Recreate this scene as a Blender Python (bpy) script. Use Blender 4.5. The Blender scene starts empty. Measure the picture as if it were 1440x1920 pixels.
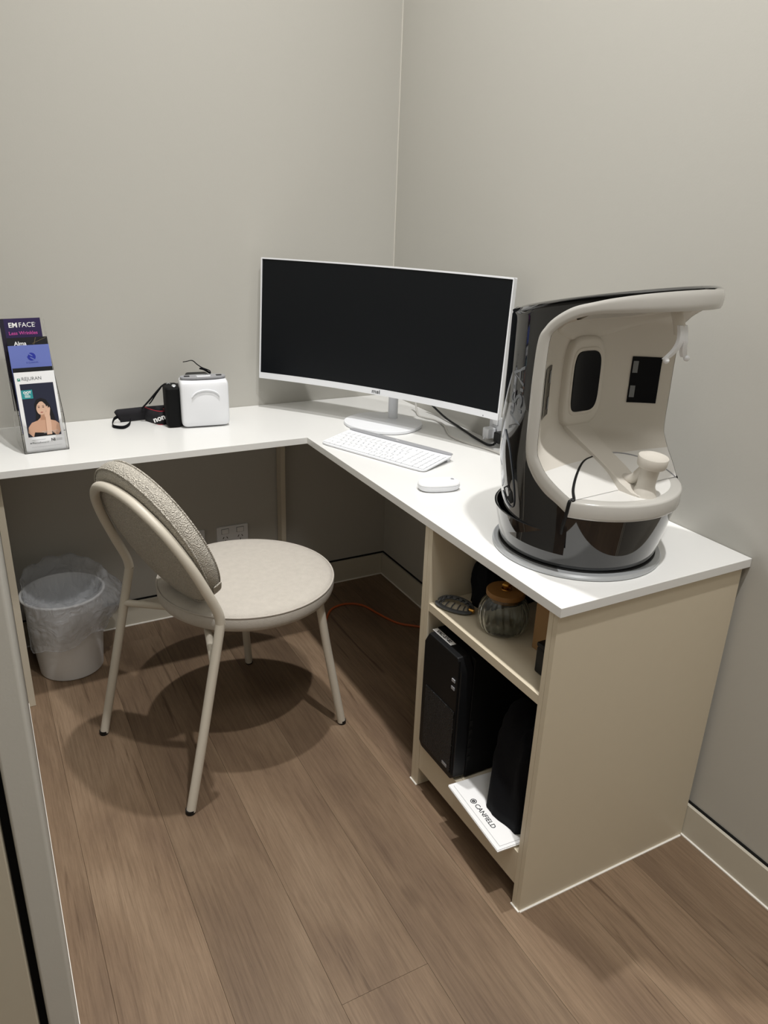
import bpy, bmesh, math, random
from mathutils import Vector, Matrix, noise as mnoise
R = math.radians
random.seed(7)
scene = bpy.context.scene
COL = scene.collection

# ------------------------------------------------------------------ camera
cam_d = bpy.data.cameras.new('camera'); cam = bpy.data.objects.new('camera', cam_d); COL.objects.link(cam)
FPX = 1431.03
cam_d.sensor_fit = 'VERTICAL'; cam_d.sensor_height = 24.0; cam_d.lens = FPX * 24.0 / 1920.0
cam_d.clip_start = 0.01
_r = Vector((0.88077572, -0.47232024, 0.03387789)); _u = Vector((0.14803104, 0.34259031, 0.92774926)); _w = Vector((0.449801, 0.81212405, -0.37166328))
cam.matrix_world = Matrix(((_r.x, _u.x, -_w.x, -1.3659), (_r.y, _u.y, -_w.y, -2.461), (_r.z, _u.z, -_w.z, 1.389), (0, 0, 0, 1)))
scene.camera = cam

# ------------------------------------------------------------------ world, lights, exposure
world = bpy.data.worlds.new('world'); scene.world = world; world.use_nodes = True
world.node_tree.nodes['Background'].inputs[0].default_value = (1, .97, .93, 1)
world.node_tree.nodes['Background'].inputs[1].default_value = 0.02
vs = scene.view_settings
vs.view_transform = 'Standard'; vs.look = 'None'; vs.gamma = 1.0; vs.use_curve_mapping = False
vs.exposure = 0.12
CEIL = 3.47
LAMPS = [(-.68, -.86, 168.0), (-.70, -2.12, 178.0)]   # x, y, watts of the recessed ceiling lamps
FILL_PANEL = (-1.25, -2.85, .6, 17.0)      # unseen square panel added for soft fill: x, y, side, watts
LAMP_COL = (1.0, .985, .965)

# ------------------------------------------------------------------ materials
def lin(c):
    return c / 12.92 if c <= .04045 else ((c + .055) / 1.055) ** 2.4
def hx(h):
    h = h.lstrip('#'); return tuple(lin(int(h[i:i+2], 16) / 255) for i in (0, 2, 4)) + (1,)
MATS = {}
def mat(name, col, rough=.5, metal=0, spec=.5, coat=0, trans=0, ior=1.45, noise=None, bump=None, alpha=1):
    """noise=(scale, amount, stretch) colour mottling, bump=(scale, strength, distance, kind)"""
    if name in MATS: return MATS[name]
    m = bpy.data.materials.new(name); m.use_nodes = True; MATS[name] = m
    nt = m.node_tree; b = nt.nodes['Principled BSDF']
    c = hx(col)
    b.inputs['Base Color'].default_value = c; b.inputs['Roughness'].default_value = rough
    b.inputs['Metallic'].default_value = metal; b.inputs['Specular IOR Level'].default_value = spec
    b.inputs['Coat Weight'].default_value = coat; b.inputs['Coat Roughness'].default_value = .03
    b.inputs['Transmission Weight'].default_value = trans; b.inputs['IOR'].default_value = ior
    b.inputs['Alpha'].default_value = alpha
    tc = nt.nodes.new('ShaderNodeTexCoord')
    if noise:
        mp = nt.nodes.new('ShaderNodeMapping'); nt.links.new(tc.outputs['Object'], mp.inputs[0])
        mp.inputs['Scale'].default_value = noise[2] if len(noise) > 2 else (1, 1, 1)
        n = nt.nodes.new('ShaderNodeTexNoise'); n.inputs['Scale'].default_value = noise[0]; n.inputs['Detail'].default_value = 6
        nt.links.new(mp.outputs[0], n.inputs['Vector'])
        mx = nt.nodes.new('ShaderNodeMix'); mx.data_type = 'RGBA'
        k = noise[1]
        mx.inputs[6].default_value = tuple(max(0, v * (1 - k)) for v in c[:3]) + (1,)
        mx.inputs[7].default_value = tuple(min(1, v * (1 + k)) for v in c[:3]) + (1,)
        nt.links.new(n.outputs['Fac'], mx.inputs[0]); nt.links.new(mx.outputs[2], b.inputs['Base Color'])
    if bump:
        if bump[3] == 'noise':
            n = nt.nodes.new('ShaderNodeTexNoise'); n.inputs['Detail'].default_value = 4; out = 'Fac'
        elif bump[3] == 'voronoi':
            n = nt.nodes.new('ShaderNodeTexVoronoi'); out = 'Distance'
        else:
            n = nt.nodes.new('ShaderNodeTexWave'); out = 'Fac'; n.bands_direction = bump[3]
        n.inputs['Scale'].default_value = bump[0]
        nt.links.new(tc.outputs['Object'], n.inputs['Vector'])
        bp = nt.nodes.new('ShaderNodeBump'); bp.inputs['Strength'].default_value = bump[1]; bp.inputs['Distance'].default_value = bump[2]
        nt.links.new(n.outputs[out], bp.inputs['Height']); nt.links.new(bp.outputs[0], b.inputs['Normal'])
    return m

WALL = mat('wall_paint', '#bdbbb4', .62, spec=.3, bump=(220, .06, .002, 'noise'))
CEILM = mat('ceiling_paint', '#efece4', .8)
BASEM = mat('baseboard_paint', '#c9c3b4', .45)
CAULK = mat('white_sealant', '#f4f1ea', .5)
STONE = mat('white_stone', '#e6e6e4', .22, spec=.45, noise=(9, .012))
LAMI = mat('beige_laminate', '#d3c8b2', .42, noise=(40, .015))
LAMIW = mat('pale_panel', '#d3cab8', .45)
BLACKG = mat('gloss_black', '#0b0d11', .05, coat=1.0)
WHITEG = mat('gloss_white', '#c6c4bf', .2, coat=.4)
WHITEI = mat('satin_white', '#d8d3ca', .42)
WHITEP = mat('white_plastic', '#eceef2', .38)
WHITEK = mat('white_keys', '#f3f4f6', .45)
GREYP = mat('grey_plastic', '#9a9b9f', .4)
SILVER = mat('brushed_silver', '#b9bcbf', .32, metal=.45)
GREYLINE = mat('grey_line', '#4a4d52', .3)
GLASSB = mat('dark_window', '#020308', .12, spec=.18)
PLATM = mat('platform_white', '#e9e8e5', .3)
SCREEN = mat('dark_screen', '#0d1014', .32, spec=.3)
BLACKP = mat('black_plastic', '#0e0f11', .45, spec=.35)
BLACKM = mat('black_matte', '#060708', .7, spec=.25)
RUBBER = mat('black_rubber', '#0c0c0c', .6)
FABRIC = mat('seat_fabric', '#c0bab1', .95, spec=.15, noise=(60, .10), bump=(420, .35, .003, 'noise'))
FABRICB = mat('boucle_fabric', '#d8d2c6', .95, spec=.15, noise=(300, .34), bump=(380, 1.0, .005, 'voronoi'))
TUBE = mat('cream_metal', '#cfc8ba', .38)
BINP = mat('bin_plastic', '#dcdcdc', .4)
BLACKC = mat('black_cloth', '#0d0e12', .92, spec=.2, bump=(600, .3, .002, 'noise'))
WOODL = mat('lid_wood', '#8f6636', .45, noise=(14, .25, (1, 8, 1)))
BRASS = mat('brass', '#c8964a', .22, metal=1)
KRAFT = mat('kraft_board', '#9a7850', .7)
PAPER = mat('white_paper', '#f4f4f4', .55)
INK = mat('black_ink', '#17181a', .5)
INKG = mat('grey_ink', '#777a7d', .5)
CLIPM = mat('clip_grey', '#4b4d50', .4)
ORANGE = mat('orange_cord', '#b85a2c', .5)
GREYCORD = mat('pale_cord', '#cfcdc8', .45)
RED = mat('red_trim', '#a32436', .6)
DARKGAP = mat('dark_gap', '#050505', .9)
DOORM = mat('door_laminate', '#b9b2a2', .4)
VTXT = mat('grey_print', '#6f7378', .3)
INKLOGO = mat('logo_grey', '#55585c', .4)

ACRYL = mat('clear_acrylic', '#ffffff', .03, trans=1.0, ior=1.25)
GLASS = mat('clear_glass', '#f2f6f4', .02, trans=1.0, ior=1.42)

def liner_mat():
    m = bpy.data.materials.new('bin_liner_film'); m.use_nodes = True; nt = m.node_tree
    b = nt.nodes['Principled BSDF']; out = nt.nodes['Material Output']
    b.inputs['Base Color'].default_value = hx('#e6eaf0'); b.inputs['Roughness'].default_value = .14
    tcl = nt.nodes.new('ShaderNodeTexCoord'); nzl = nt.nodes.new('ShaderNodeTexNoise'); nzl.inputs['Scale'].default_value = 26; nzl.inputs['Detail'].default_value = 3; nzl.inputs['Distortion'].default_value = 1.2
    nt.links.new(tcl.outputs['Object'], nzl.inputs['Vector']); bpl = nt.nodes.new('ShaderNodeBump'); bpl.inputs['Strength'].default_value = .9; bpl.inputs['Distance'].default_value = .02
    nt.links.new(nzl.outputs['Fac'], bpl.inputs['Height']); nt.links.new(bpl.outputs[0], b.inputs['Normal'])
    tl = nt.nodes.new('ShaderNodeBsdfTranslucent'); tl.inputs[0].default_value = hx('#e8ecf2')
    m1 = nt.nodes.new('ShaderNodeMixShader'); m1.inputs[0].default_value = .4
    nt.links.new(b.outputs[0], m1.inputs[1]); nt.links.new(tl.outputs[0], m1.inputs[2])
    tr = nt.nodes.new('ShaderNodeBsdfTransparent')
    m2 = nt.nodes.new('ShaderNodeMixShader'); m2.inputs[0].default_value = .36
    nt.links.new(tr.outputs[0], m2.inputs[1]); nt.links.new(m1.outputs[0], m2.inputs[2])
    nt.links.new(m2.outputs[0], out.inputs[0])
    return m
LINER = liner_mat()

def plank_mat():
    m = bpy.data.materials.new('oak_plank'); m.use_nodes = True; nt = m.node_tree; b = nt.nodes['Principled BSDF']
    N = nt.nodes.new; Lk = nt.links.new
    tc = N('ShaderNodeTexCoord'); oi = N('ShaderNodeObjectInfo')
    off = N('ShaderNodeVectorMath'); off.operation = 'SCALE'; off.inputs[0].default_value = (13.7, 29.1, 5.3); Lk(oi.outputs['Random'], off.inputs['Scale'])
    add = N('ShaderNodeVectorMath'); add.operation = 'ADD'; Lk(tc.outputs['Object'], add.inputs[0]); Lk(off.outputs[0], add.inputs[1])
    def nz(scale, stretch, detail, rough=.6, dist=0):
        mp = N('ShaderNodeMapping'); mp.inputs['Scale'].default_value = stretch; Lk(add.outputs[0], mp.inputs[0])
        n = N('ShaderNodeTexNoise'); n.inputs['Scale'].default_value = scale; n.inputs['Detail'].default_value = detail
        n.inputs['Roughness'].default_value = rough; n.inputs['Distortion'].default_value = dist
        Lk(mp.outputs[0], n.inputs['Vector']); return n
    big = nz(2.6, (3.2, .9, 1), 4, .5, .6); grain = nz(15, (11, .30, 1), 9, .74, .15); fine = nz(120, (6, .16, 1), 5, .7); crack = nz(5.5, (5.5, .32, 1), 5, .55, .9)
    r1 = N('ShaderNodeValToRGB'); cr = r1.color_ramp
    cr.elements[0].position = .30; cr.elements[0].color = hx('#78624e'); cr.elements[1].position = .72; cr.elements[1].color = hx('#937c64')
    e = cr.elements.new(.5); e.color = hx('#866f58')
    Lk(big.outputs['Fac'], r1.inputs[0])
    r2 = N('ShaderNodeValToRGB'); cr = r2.color_ramp
    cr.elements[0].position = .30; cr.elements[0].color = (.50, .47, .44, 1); cr.elements[1].position = .56; cr.elements[1].color = (1, 1, 1, 1)
    Lk(grain.outputs['Fac'], r2.inputs[0])
    mx = N('ShaderNodeMix'); mx.data_type = 'RGBA'; mx.blend_type = 'MULTIPLY'; mx.inputs[0].default_value = .62
    Lk(r1.outputs[0], mx.inputs[6]); Lk(r2.outputs[0], mx.inputs[7])
    r3 = N('ShaderNodeValToRGB'); cr = r3.color_ramp
    cr.elements[0].position = .35; cr.elements[0].color = (.74, .72, .70, 1); cr.elements[1].position = .6; cr.elements[1].color = (1.0, 1.0, 1.0, 1)
    Lk(fine.outputs['Fac'], r3.inputs[0])
    mx2 = N('ShaderNodeMix'); mx2.data_type = 'RGBA'; mx2.blend_type = 'MULTIPLY'; mx2.inputs[0].default_value = .7
    Lk(mx.outputs[2], mx2.inputs[6]); Lk(r3.outputs[0], mx2.inputs[7])
    r4 = N('ShaderNodeValToRGB'); cr = r4.color_ramp
    cr.elements[0].position = .285; cr.elements[0].color = (.42, .38, .35, 1); cr.elements[1].position = .36; cr.elements[1].color = (1, 1, 1, 1)
    Lk(crack.outputs['Fac'], r4.inputs[0])
    mx3 = N('ShaderNodeMix'); mx3.data_type = 'RGBA'; mx3.blend_type = 'MULTIPLY'; mx3.inputs[0].default_value = .8
    Lk(mx2.outputs[2], mx3.inputs[6]); Lk(r4.outputs[0], mx3.inputs[7])
    mpk = N('ShaderNodeMapping'); mpk.inputs['Scale'].default_value = (4.2, 1.9, 1); Lk(add.outputs[0], mpk.inputs[0])
    vk = N('ShaderNodeTexVoronoi'); vk.inputs['Scale'].default_value = 1.0; Lk(mpk.outputs[0], vk.inputs['Vector'])
    r5 = N('ShaderNodeValToRGB'); cr = r5.color_ramp
    cr.elements[0].position = .03; cr.elements[0].color = (.45, .42, .40, 1); cr.elements[1].position = .10; cr.elements[1].color = (1, 1, 1, 1)
    Lk(vk.outputs['Distance'], r5.inputs[0])
    mx4 = N('ShaderNodeMix'); mx4.data_type = 'RGBA'; mx4.blend_type = 'MULTIPLY'; mx4.inputs[0].default_value = .75
    Lk(mx3.outputs[2], mx4.inputs[6]); Lk(r5.outputs[0], mx4.inputs[7])
    hs = N('ShaderNodeHueSaturation')
    mr = N('ShaderNodeMapRange'); mr.inputs[3].default_value = .86; mr.inputs[4].default_value = 1.12; Lk(oi.outputs['Random'], mr.inputs[0])
    Lk(mr.outputs[0], hs.inputs['Value']); hs.inputs['Saturation'].default_value = .95; Lk(mx4.outputs[2], hs.inputs['Color'])
    Lk(hs.outputs[0], b.inputs['Base Color'])
    b.inputs['Roughness'].default_value = .46; b.inputs['Specular IOR Level'].default_value = .35
    bp = N('ShaderNodeBump'); bp.inputs['Strength'].default_value = .12; bp.inputs['Distance'].default_value = .002
    Lk(grain.outputs['Fac'], bp.inputs['Height']); Lk(bp.outputs[0], b.inputs['Normal'])
    return m
PLANK = plank_mat()

# ------------------------------------------------------------------ mesh helpers
def link(name, me, m, parent=None, smooth=False):
    o = bpy.data.objects.new(name, me); COL.objects.link(o)
    if m: me.materials.append(m)
    if parent: o.parent = parent
    if smooth:
        for p in me.polygons: p.use_smooth = True
    return o
def mesh(name, v, f, m, parent=None, smooth=False, fix=True):
    me = bpy.data.meshes.new(name); me.from_pydata([tuple(p) for p in v], [], f); me.update()
    if fix:
        bm = bmesh.new(); bm.from_mesh(me)
        bmesh.ops.remove_doubles(bm, verts=bm.verts, dist=1e-6)
        bmesh.ops.recalc_face_normals(bm, faces=bm.faces); bm.to_mesh(me); bm.free()
    return link(name, me, m, parent, smooth)
def empty(name, loc, rz=0, rx=0, ry=0):
    o = bpy.data.objects.new(name, None); COL.objects.link(o); o.empty_display_size = .05
    o.location = loc; o.rotation_euler = (rx, ry, rz); return o
def tag(o, label, cat, group=None):
    o['label'] = label; o['category'] = cat
    if group: o['group'] = group
    return o
def struct(o): o['kind'] = 'structure'; return o
def boxvf(lo, hi):
    x0, y0, z0 = lo; x1, y1, z1 = hi
    v = [(x0,y0,z0),(x1,y0,z0),(x1,y1,z0),(x0,y1,z0),(x0,y0,z1),(x1,y0,z1),(x1,y1,z1),(x0,y1,z1)]
    f = [(0,3,2,1),(4,5,6,7),(0,1,5,4),(1,2,6,5),(2,3,7,6),(3,0,4,7)]
    return v, f
def bev(o, w, seg=2):
    if w:
        md = o.modifiers.new('bevel', 'BEVEL'); md.width = w; md.segments = seg; md.limit_method = 'ANGLE'; md.angle_limit = R(35)
        for p in o.data.polygons: p.use_smooth = True
        md.harden_normals = True
    return o
def box(name, lo, hi, m, parent=None, bevel=0, seg=2):
    v, f = boxvf(lo, hi); return bev(mesh(name, v, f, m, parent), bevel, seg)
def spline(pts, n=8, closed=False):
    P = [Vector(p) for p in pts]; out = []; k = len(P); rng = k if closed else k - 1
    for i in range(rng):
        if closed: p0, p1, p2, p3 = P[i-1], P[i], P[(i+1) % k], P[(i+2) % k]
        else: p0, p1, p2, p3 = P[max(i-1, 0)], P[i], P[i+1], P[min(i+2, k-1)]
        for j in range(n):
            t = j / n
            out.append(.5 * ((2*p1) + (-p0+p2)*t + (2*p0-5*p1+4*p2-p3)*t*t + (-p0+3*p1-3*p2+p3)*t**3))
    if not closed: out.append(P[-1])
    return out
def tubevf(pts, r, n=12, closed=False, flat=1.0, up0=None):
    P = [Vector(p) for p in pts]; k = len(P); v = []; f = []
    T = []
    for i in range(k):
        a = P[i-1] if (closed or i > 0) else P[i]; b = P[(i+1) % k] if (closed or i < k-1) else P[i]
        T.append((b - a).normalized())
    nrm = Vector(up0) if up0 else (Vector((0,0,1)) if abs(T[0].z) < .9 else Vector((1,0,0)))
    nrm = (nrm - T[0]*nrm.dot(T[0])).normalized()
    for i in range(k):
        nrm = (nrm - T[i]*nrm.dot(T[i])).normalized(); bi = T[i].cross(nrm)
        ri = r[i] if isinstance(r, (list, tuple)) else r
        for j in range(n):
            a = 2*math.pi*j/n
            v.append(P[i] + nrm*(math.cos(a)*ri*flat) + bi*(math.sin(a)*ri))
    rng = k if closed else k-1
    for i in range(rng):
        for j in range(n):
            f.append((i*n+j, i*n+(j+1) % n, ((i+1) % k)*n+(j+1) % n, ((i+1) % k)*n+j))
    if not closed:
        f.append(tuple(range(n-1, -1, -1))); f.append(tuple(range((k-1)*n, k*n)))
    return v, f
def tube(name, pts, r, m, parent=None, n=12, closed=False, flat=1.0, up0=None):
    v, f = tubevf(pts, r, n, closed, flat, up0); o = mesh(name, v, f, m, parent, True)
    return sharp(o)
def sharp(o, ang=40):
    me = o.data
    try: me.set_sharp_from_angle(angle=R(ang))
    except Exception: pass
    return o
def lathevf(prof, n=48):
    v = []; f = []; k = len(prof)
    for i in range(n):
        a = 2*math.pi*i/n
        for r, z in prof: v.append((r*math.cos(a), r*math.sin(a), z))
    for i in range(n):
        for j in range(k-1):
            a, b = i*k+j, ((i+1) % n)*k+j
            f.append((a, b, b+1, a+1))
    return v, f
def lathe(name, prof, m, parent=None, n=48, ang=35):
    v, f = lathevf(prof, n); return sharp(mesh(name, v, f, m, parent, True), ang)
def gridvf(fn, nu, nv, closeu=False):
    v = []; f = []
    for i in range(nu):
        for j in range(nv): v.append(fn(i, j))
    for i in range(nu if closeu else nu-1):
        for j in range(nv-1):
            a, b = i*nv+j, ((i+1) % nu)*nv+j
            f.append((a, b, b+1, a+1))
    return v, f
def prismvf(poly, z0, z1):
    n = len(poly); v = [(x, y, z0) for x, y in poly] + [(x, y, z1) for x, y in poly]
    f = [tuple(range(n-1, -1, -1)), tuple(range(n, 2*n))] + [(i, (i+1) % n, n+(i+1) % n, n+i) for i in range(n)]
    return v, f
def prism(name, poly, z0, z1, m, parent=None, bevel=0, seg=2):
    v, f = prismvf(poly, z0, z1); return bev(mesh(name, v, f, m, parent), bevel, seg)
def superell(hx_, hy_, p=4, n=40, cx=0, cy=0):
    out = []
    for i in range(n):
        a = 2*math.pi*i/n; c, s = math.cos(a), math.sin(a)
        out.append((cx + hx_*math.copysign(abs(c)**(2/p), c), cy + hy_*math.copysign(abs(s)**(2/p), s)))
    return out
def join_vf(parts):
    V = []; F = []
    for v, f in parts:
        b = len(V); V += [tuple(p) for p in v]; F += [tuple(i+b for i in q) for q in f]
    return V, F
def text_mesh(s, size, bold=0, extrude=.0002, align='CENTER'):
    cu = bpy.data.curves.new('lettering', 'FONT'); cu.body = s; cu.size = size; cu.extrude = extrude; cu.offset = bold
    cu.align_x = align; cu.align_y = 'CENTER'; cu.resolution_u = 3
    ob = bpy.data.objects.new('lettering', cu); COL.objects.link(ob)
    dg = bpy.context.evaluated_depsgraph_get(); me = bpy.data.meshes.new_from_object(ob.evaluated_get(dg))
    bpy.data.objects.remove(ob); bpy.data.curves.remove(cu)
    return me
def lettering(name, s, size, m, parent, mtx=None, bold=0, sx=1, align='CENTER', extrude=.0002):
    me = text_mesh(s, size, bold, extrude, align); me.materials.clear()
    if sx != 1: me.transform(Matrix.Diagonal((sx, 1, 1, 1)))
    if mtx is not None: me.transform(mtx)
    return link(name, me, m, parent)
def lerp_list(L, x):
    if x <= L[0][0]: return L[0][1]
    for (a, b), (c, d) in zip(L, L[1:]):
        if x <= c: return b + (d-b)*(x-a)/(c-a) if c > a else d
    return L[-1][1]

# ================================================================== the room
XL0, XL1, YE = -1.358, -1.3690, -1.62     # left wall face at the back and at its end
WT = .036
YF = -3.6; XW = -2.6
H = .74
# floor: dark underlay with planks on it
fl = struct(box('floor', (XW, YF, -.05), (.1, .1, -.006), DARKGAP))
seams = [-2.618 + .1875*i for i in range(0, 15)]
seams = [-1.117 + .1875*i for i in range(-8, 7)]
for i in range(len(seams)-1):
    a, b = max(seams[i], XW), min(seams[i+1], .02)
    if b - a < .03: continue
    y = .02; first = True
    k = i - 8
    start = {1: -1.58, 0: -.12, 2: -.22, 3: -.3, 4: -.05, -1: -.2, 5: -.4}.get(k, -.05)
    cuts = [.02, start]
    while cuts[-1] > YF: cuts.append(cuts[-1] - 2.15)
    for c0, c1 in zip(cuts, cuts[1:]):
        c1 = max(c1, YF)
        if c0 - c1 < .02: continue
        w, l = (b-a), (c0-c1); g = .00012
        v, f = boxvf((-w/2+g, -l/2+g, -.006), (w/2-g, l/2-g, 0)); o = bev(mesh('plank', v, f, PLANK, fl), .0005, 1)
        o.location = ((a+b)/2, (c0+c1)/2, random.uniform(-.0001, 0))
# ceiling, walls
struct(box('ceiling', (XW-.1, YF-.1, CEIL), (.1, .1, CEIL+.08), CEILM))
struct(box('wall_back', (XW-.1, 0, -.05), (.1, .1, CEIL), WALL))
struct(box('wall_right', (0, YF, -.05), (.1, 0, CEIL), WALL))
struct(box('wall_front', (XW-.1, YF-.1, -.05), (.1, YF, CEIL), WALL))
struct(box('wall_outer', (XW-.1, YF, -.05), (XW, 0, CEIL), WALL))
v, f = prismvf([(XL0, 0), (XL0-WT, 0), (XL1-WT, YE), (XL1, YE)], 0, CEIL)
struct(bev(mesh('wall_left', v, f, WALL), .004, 2))
# door panel beyond the dark gap
d1 = struct(box('door_1', (XW, YE-.012, .006), (XL1-WT-.011, YE+.03, 2.2), DOORM, bevel=.002))
struct(box('gap_shade_strip', (XL1-WT-.06, YE+.032, 0), (XL1-WT-.0005, YE+.06, CEIL), DARKGAP))  # near-black backing strip, paints the shadow inside the door gap
struct(box('wall_header', (XW, YE-.012, 2.205), (XL1-WT-.011, YE+.03, CEIL), WALL))
# baseboards: board, near-black strip above it painting the recess shade, bead of sealant at the floor
def baseboard(name, lo, hi, groove_lo, groove_hi, bead):
    o = struct(box(name, lo, hi, BASEM, bevel=.0015)); box('groove_shade', groove_lo, groove_hi, DARKGAP, o); 
    tube('sealant_bead', bead, .0032, CAULK, o, 6); return o
baseboard('baseboard_right', (-.012, YF, 0), (-.0003, -.0005, .088), (-.004, YF, .088), (-.0002, -.001, .0935), [(-.0135, YF+.01, .001), (-.0135, -.014, .001)])
baseboard('baseboard_back', (XL0+.002, -.012, 0), (-.0125, -.0003, .088), (XL0+.003, -.004, .088), (-.005, -.0002, .0935), [(XL0+.02, -.0135, .001), (-.014, -.0135, .001)])
bl = struct(bev(mesh('baseboard_left', *prismvf([(XL0+.0002-.0024, -.365), (XL0+.0018-.0024, -.365), (XL1+.0018, YE+.02), (XL1+.0002, YE+.02)], .0, .016), CAULK), .0004, 1))

struct(tube('trim_2', [(-.001, -.001, H+.002), (-.001, -.001, CEIL-.001)], .0022, mat('corner_sealant', '#d2cfc6', .55), None, 8))

# ceiling lamps
for i, (lx, ly, watt) in enumerate(LAMPS):
    e = tag(empty('ceiling_downlight', (lx, ly, CEIL)), ['round white recessed downlight above the chair', 'round white recessed downlight above the desk end'][i], 'ceiling light')
    lathe('trim_ring', [(.046, 0), (.046, -.006), (.05, -.008), (.06, -.005), (.061, 0)], WHITEP, e, 40)
    L = bpy.data.lights.new('lamp', 'SPOT'); L.spot_size = R(115); L.spot_blend = .85; L.shadow_soft_size = .038; L.energy = watt; L.color = LAMP_COL
    lo = bpy.data.objects.new('lamp', L); COL.objects.link(lo); lo.parent = e; lo.location = (0, 0, -.01)

px_, py_, ps_, pw_ = FILL_PANEL  # added soft fill out of view, behind the camera
e = tag(empty('added_fill_panel', (px_, py_, CEIL)), 'unseen square ceiling panel added for soft fill near the doorway', 'ceiling light')
for a_, b_ in (((-ps_/2-.02, -ps_/2-.02), (ps_/2+.02, -ps_/2)), ((-ps_/2-.02, ps_/2), (ps_/2+.02, ps_/2+.02)), ((-ps_/2-.02, -ps_/2), (-ps_/2, ps_/2)), ((ps_/2, -ps_/2), (ps_/2+.02, ps_/2))):
    box('fill_panel_frame', (a_[0], a_[1], -.012), (b_[0], b_[1], -.0005), WHITEP, e, .001)
L = bpy.data.lights.new('lamp', 'AREA'); L.shape = 'SQUARE'; L.size = ps_; L.energy = pw_; L.color = LAMP_COL
lo = bpy.data.objects.new('lamp', L); COL.objects.link(lo); lo.parent = e; lo.location = (0, 0, -.006)

# ================================================================== desk
D1, D2, LEN = .422, .5085, 1.567
top = prism('desk_worktop', [(-.001, -.001), (XL0+.002, -.001), (XL0-.0015, -D1), (-D2, -D1), (-D2, -LEN-.006), (-.001, -LEN-.006)], H-.02, H, STONE, bevel=.0012)
tag(top, 'L-shaped white stone desk worktop running along both walls', 'worktop')
sp = prism('desk_side_panel', [(XL0+.0003, -.0135), (XL0-.0020, -.362), (XL0+.0165, -.362), (XL0+.0165, -.0135)], .0005, H-.0205, LAMIW, bevel=.0008); tag(sp, 'pale upright panel carrying the desk end beside the waste bin', 'support panel')
mp_ = box('desk_side_panel', (-.455, -.055, .0005), (-.438, -.0135, H-.0205), LAMIW, bevel=.0008); tag(mp_, 'narrow upright panel under the desk next to the wall sockets', 'support panel')
FX = -.505
cab = tag(empty('desk_cabinet', (-.25, -1.335, 0)), 'beige open-front desk cabinet with one shelf holding up the worktop end', 'cabinet')
def cbox(name, lo, hi, m=LAMI, bevel=.0008):
    q = Vector((-.25, -1.335, 0)); return box(name, Vector(lo)-q, Vector(hi)-q, m, cab, bevel)
BX = -.0135
zt = H-.0205
cbox('side_panel', (FX, -1.1205, .0005), (BX, -1.105, zt)); cbox('side_panel', (FX, -1.137, .0005), (BX, -1.1210, zt))
cbox('side_panel', (FX, -1.565, .0005), (BX, -1.5525, zt)); cbox('side_panel', (FX, -1.552, .0005), (BX, -1.5395, zt))
cbox('shelf', (FX+.001, -1.5393, .513), (-.031, -1.1372, .534))
cbox('bottom_board', (-.4855, -1.5393, .122), (-.031, -1.1372, .140))
cbox('bottom_rail', (FX+.001, -1.5393, .055), (-.486, -1.1372, .140))
cbox('kickboard', (-.440, -1.5393, .0005), (-.424, -1.1372, .1218))
cbox('back_panel', (-.030, -1.5393, .0005), (-.015, -1.1372, zt))
q = Vector((-.25, -1.335, 0))
tube('sealant_bead', [Vector((FX, -1.567, .001))-q, Vector((-.02, -1.567, .001))-q], .0028, CAULK, cab, 6)
tube('sealant_bead', [Vector((FX-.002, -1.567, .001))-q, Vector((FX-.002, -1.5395, .001))-q], .0022, CAULK, cab, 6)
tube('sealant_bead', [Vector((FX-.002, -1.137, .001))-q, Vector((FX-.002, -1.105, .001))-q], .0022, CAULK, cab, 6)

# wall sockets
def outlet(loc, rz, label, w=.115, h=.072, n=2, group=None):
    e = tag(empty('wall_outlet', loc, rz), label, 'power outlet', group)
    box('plate', (-w/2, -.009, -h/2), (w/2, -.0003, h/2), WHITEP, e, .002)
    for k in range(n):
        cx = (k-(n-1)/2)*w*.48
        box('rocker', (cx-.012, -.0125, h*.14), (cx+.012, -.0085, h*.38), WHITEK, e, .0015)
        box('rocker_gap', (cx-.0135, -.0092, h*.12), (cx+.0135, -.0088, h*.40), INKG, e)
        for dx, dz, an in ((-.007, -.004, .5), (.007, -.004, -.5), (0, -.017, 0)):
            v, f = boxvf((-.0012, -.0095, -.0042), (.0012, -.0088, .0042)); M_ = Matrix.Translation((cx+dx, 0, dz-.002)) @ Matrix.Rotation(an, 4, 'Y')
            mesh('slot', [M_ @ Vector(p) for p in v], f, INK, e)
    return e
outlet((-.624, 0, .276), 0, 'white double power socket on the wall under the desk')
outlet((-.762, 0, .276), 0, 'white wall plate beside the double socket behind the chair', w=.075, h=.072, n=0)
eo = outlet((0, -.705, .785), -R(90), 'white power socket low on the wall behind the imaging machine', w=.115, h=.072)
for k, (yy, m_) in enumerate(((-.73, BLACKP), (-.675, WHITEP))):
    pl = tag(empty('power_plug', (-.0128, yy, .772)), 'black mains plug pushed into the socket above the worktop' if k == 0 else 'white mains plug pushed into the socket above the worktop', 'plug')
    box('plug_body', (-.03, -.014, -.016), (-.0002, .014, .016), m_, pl, .004)
    tube('strain_relief', [(-.028, 0, -.01), (-.033, 0, -.018)], .004, m_, pl, 8)

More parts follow.
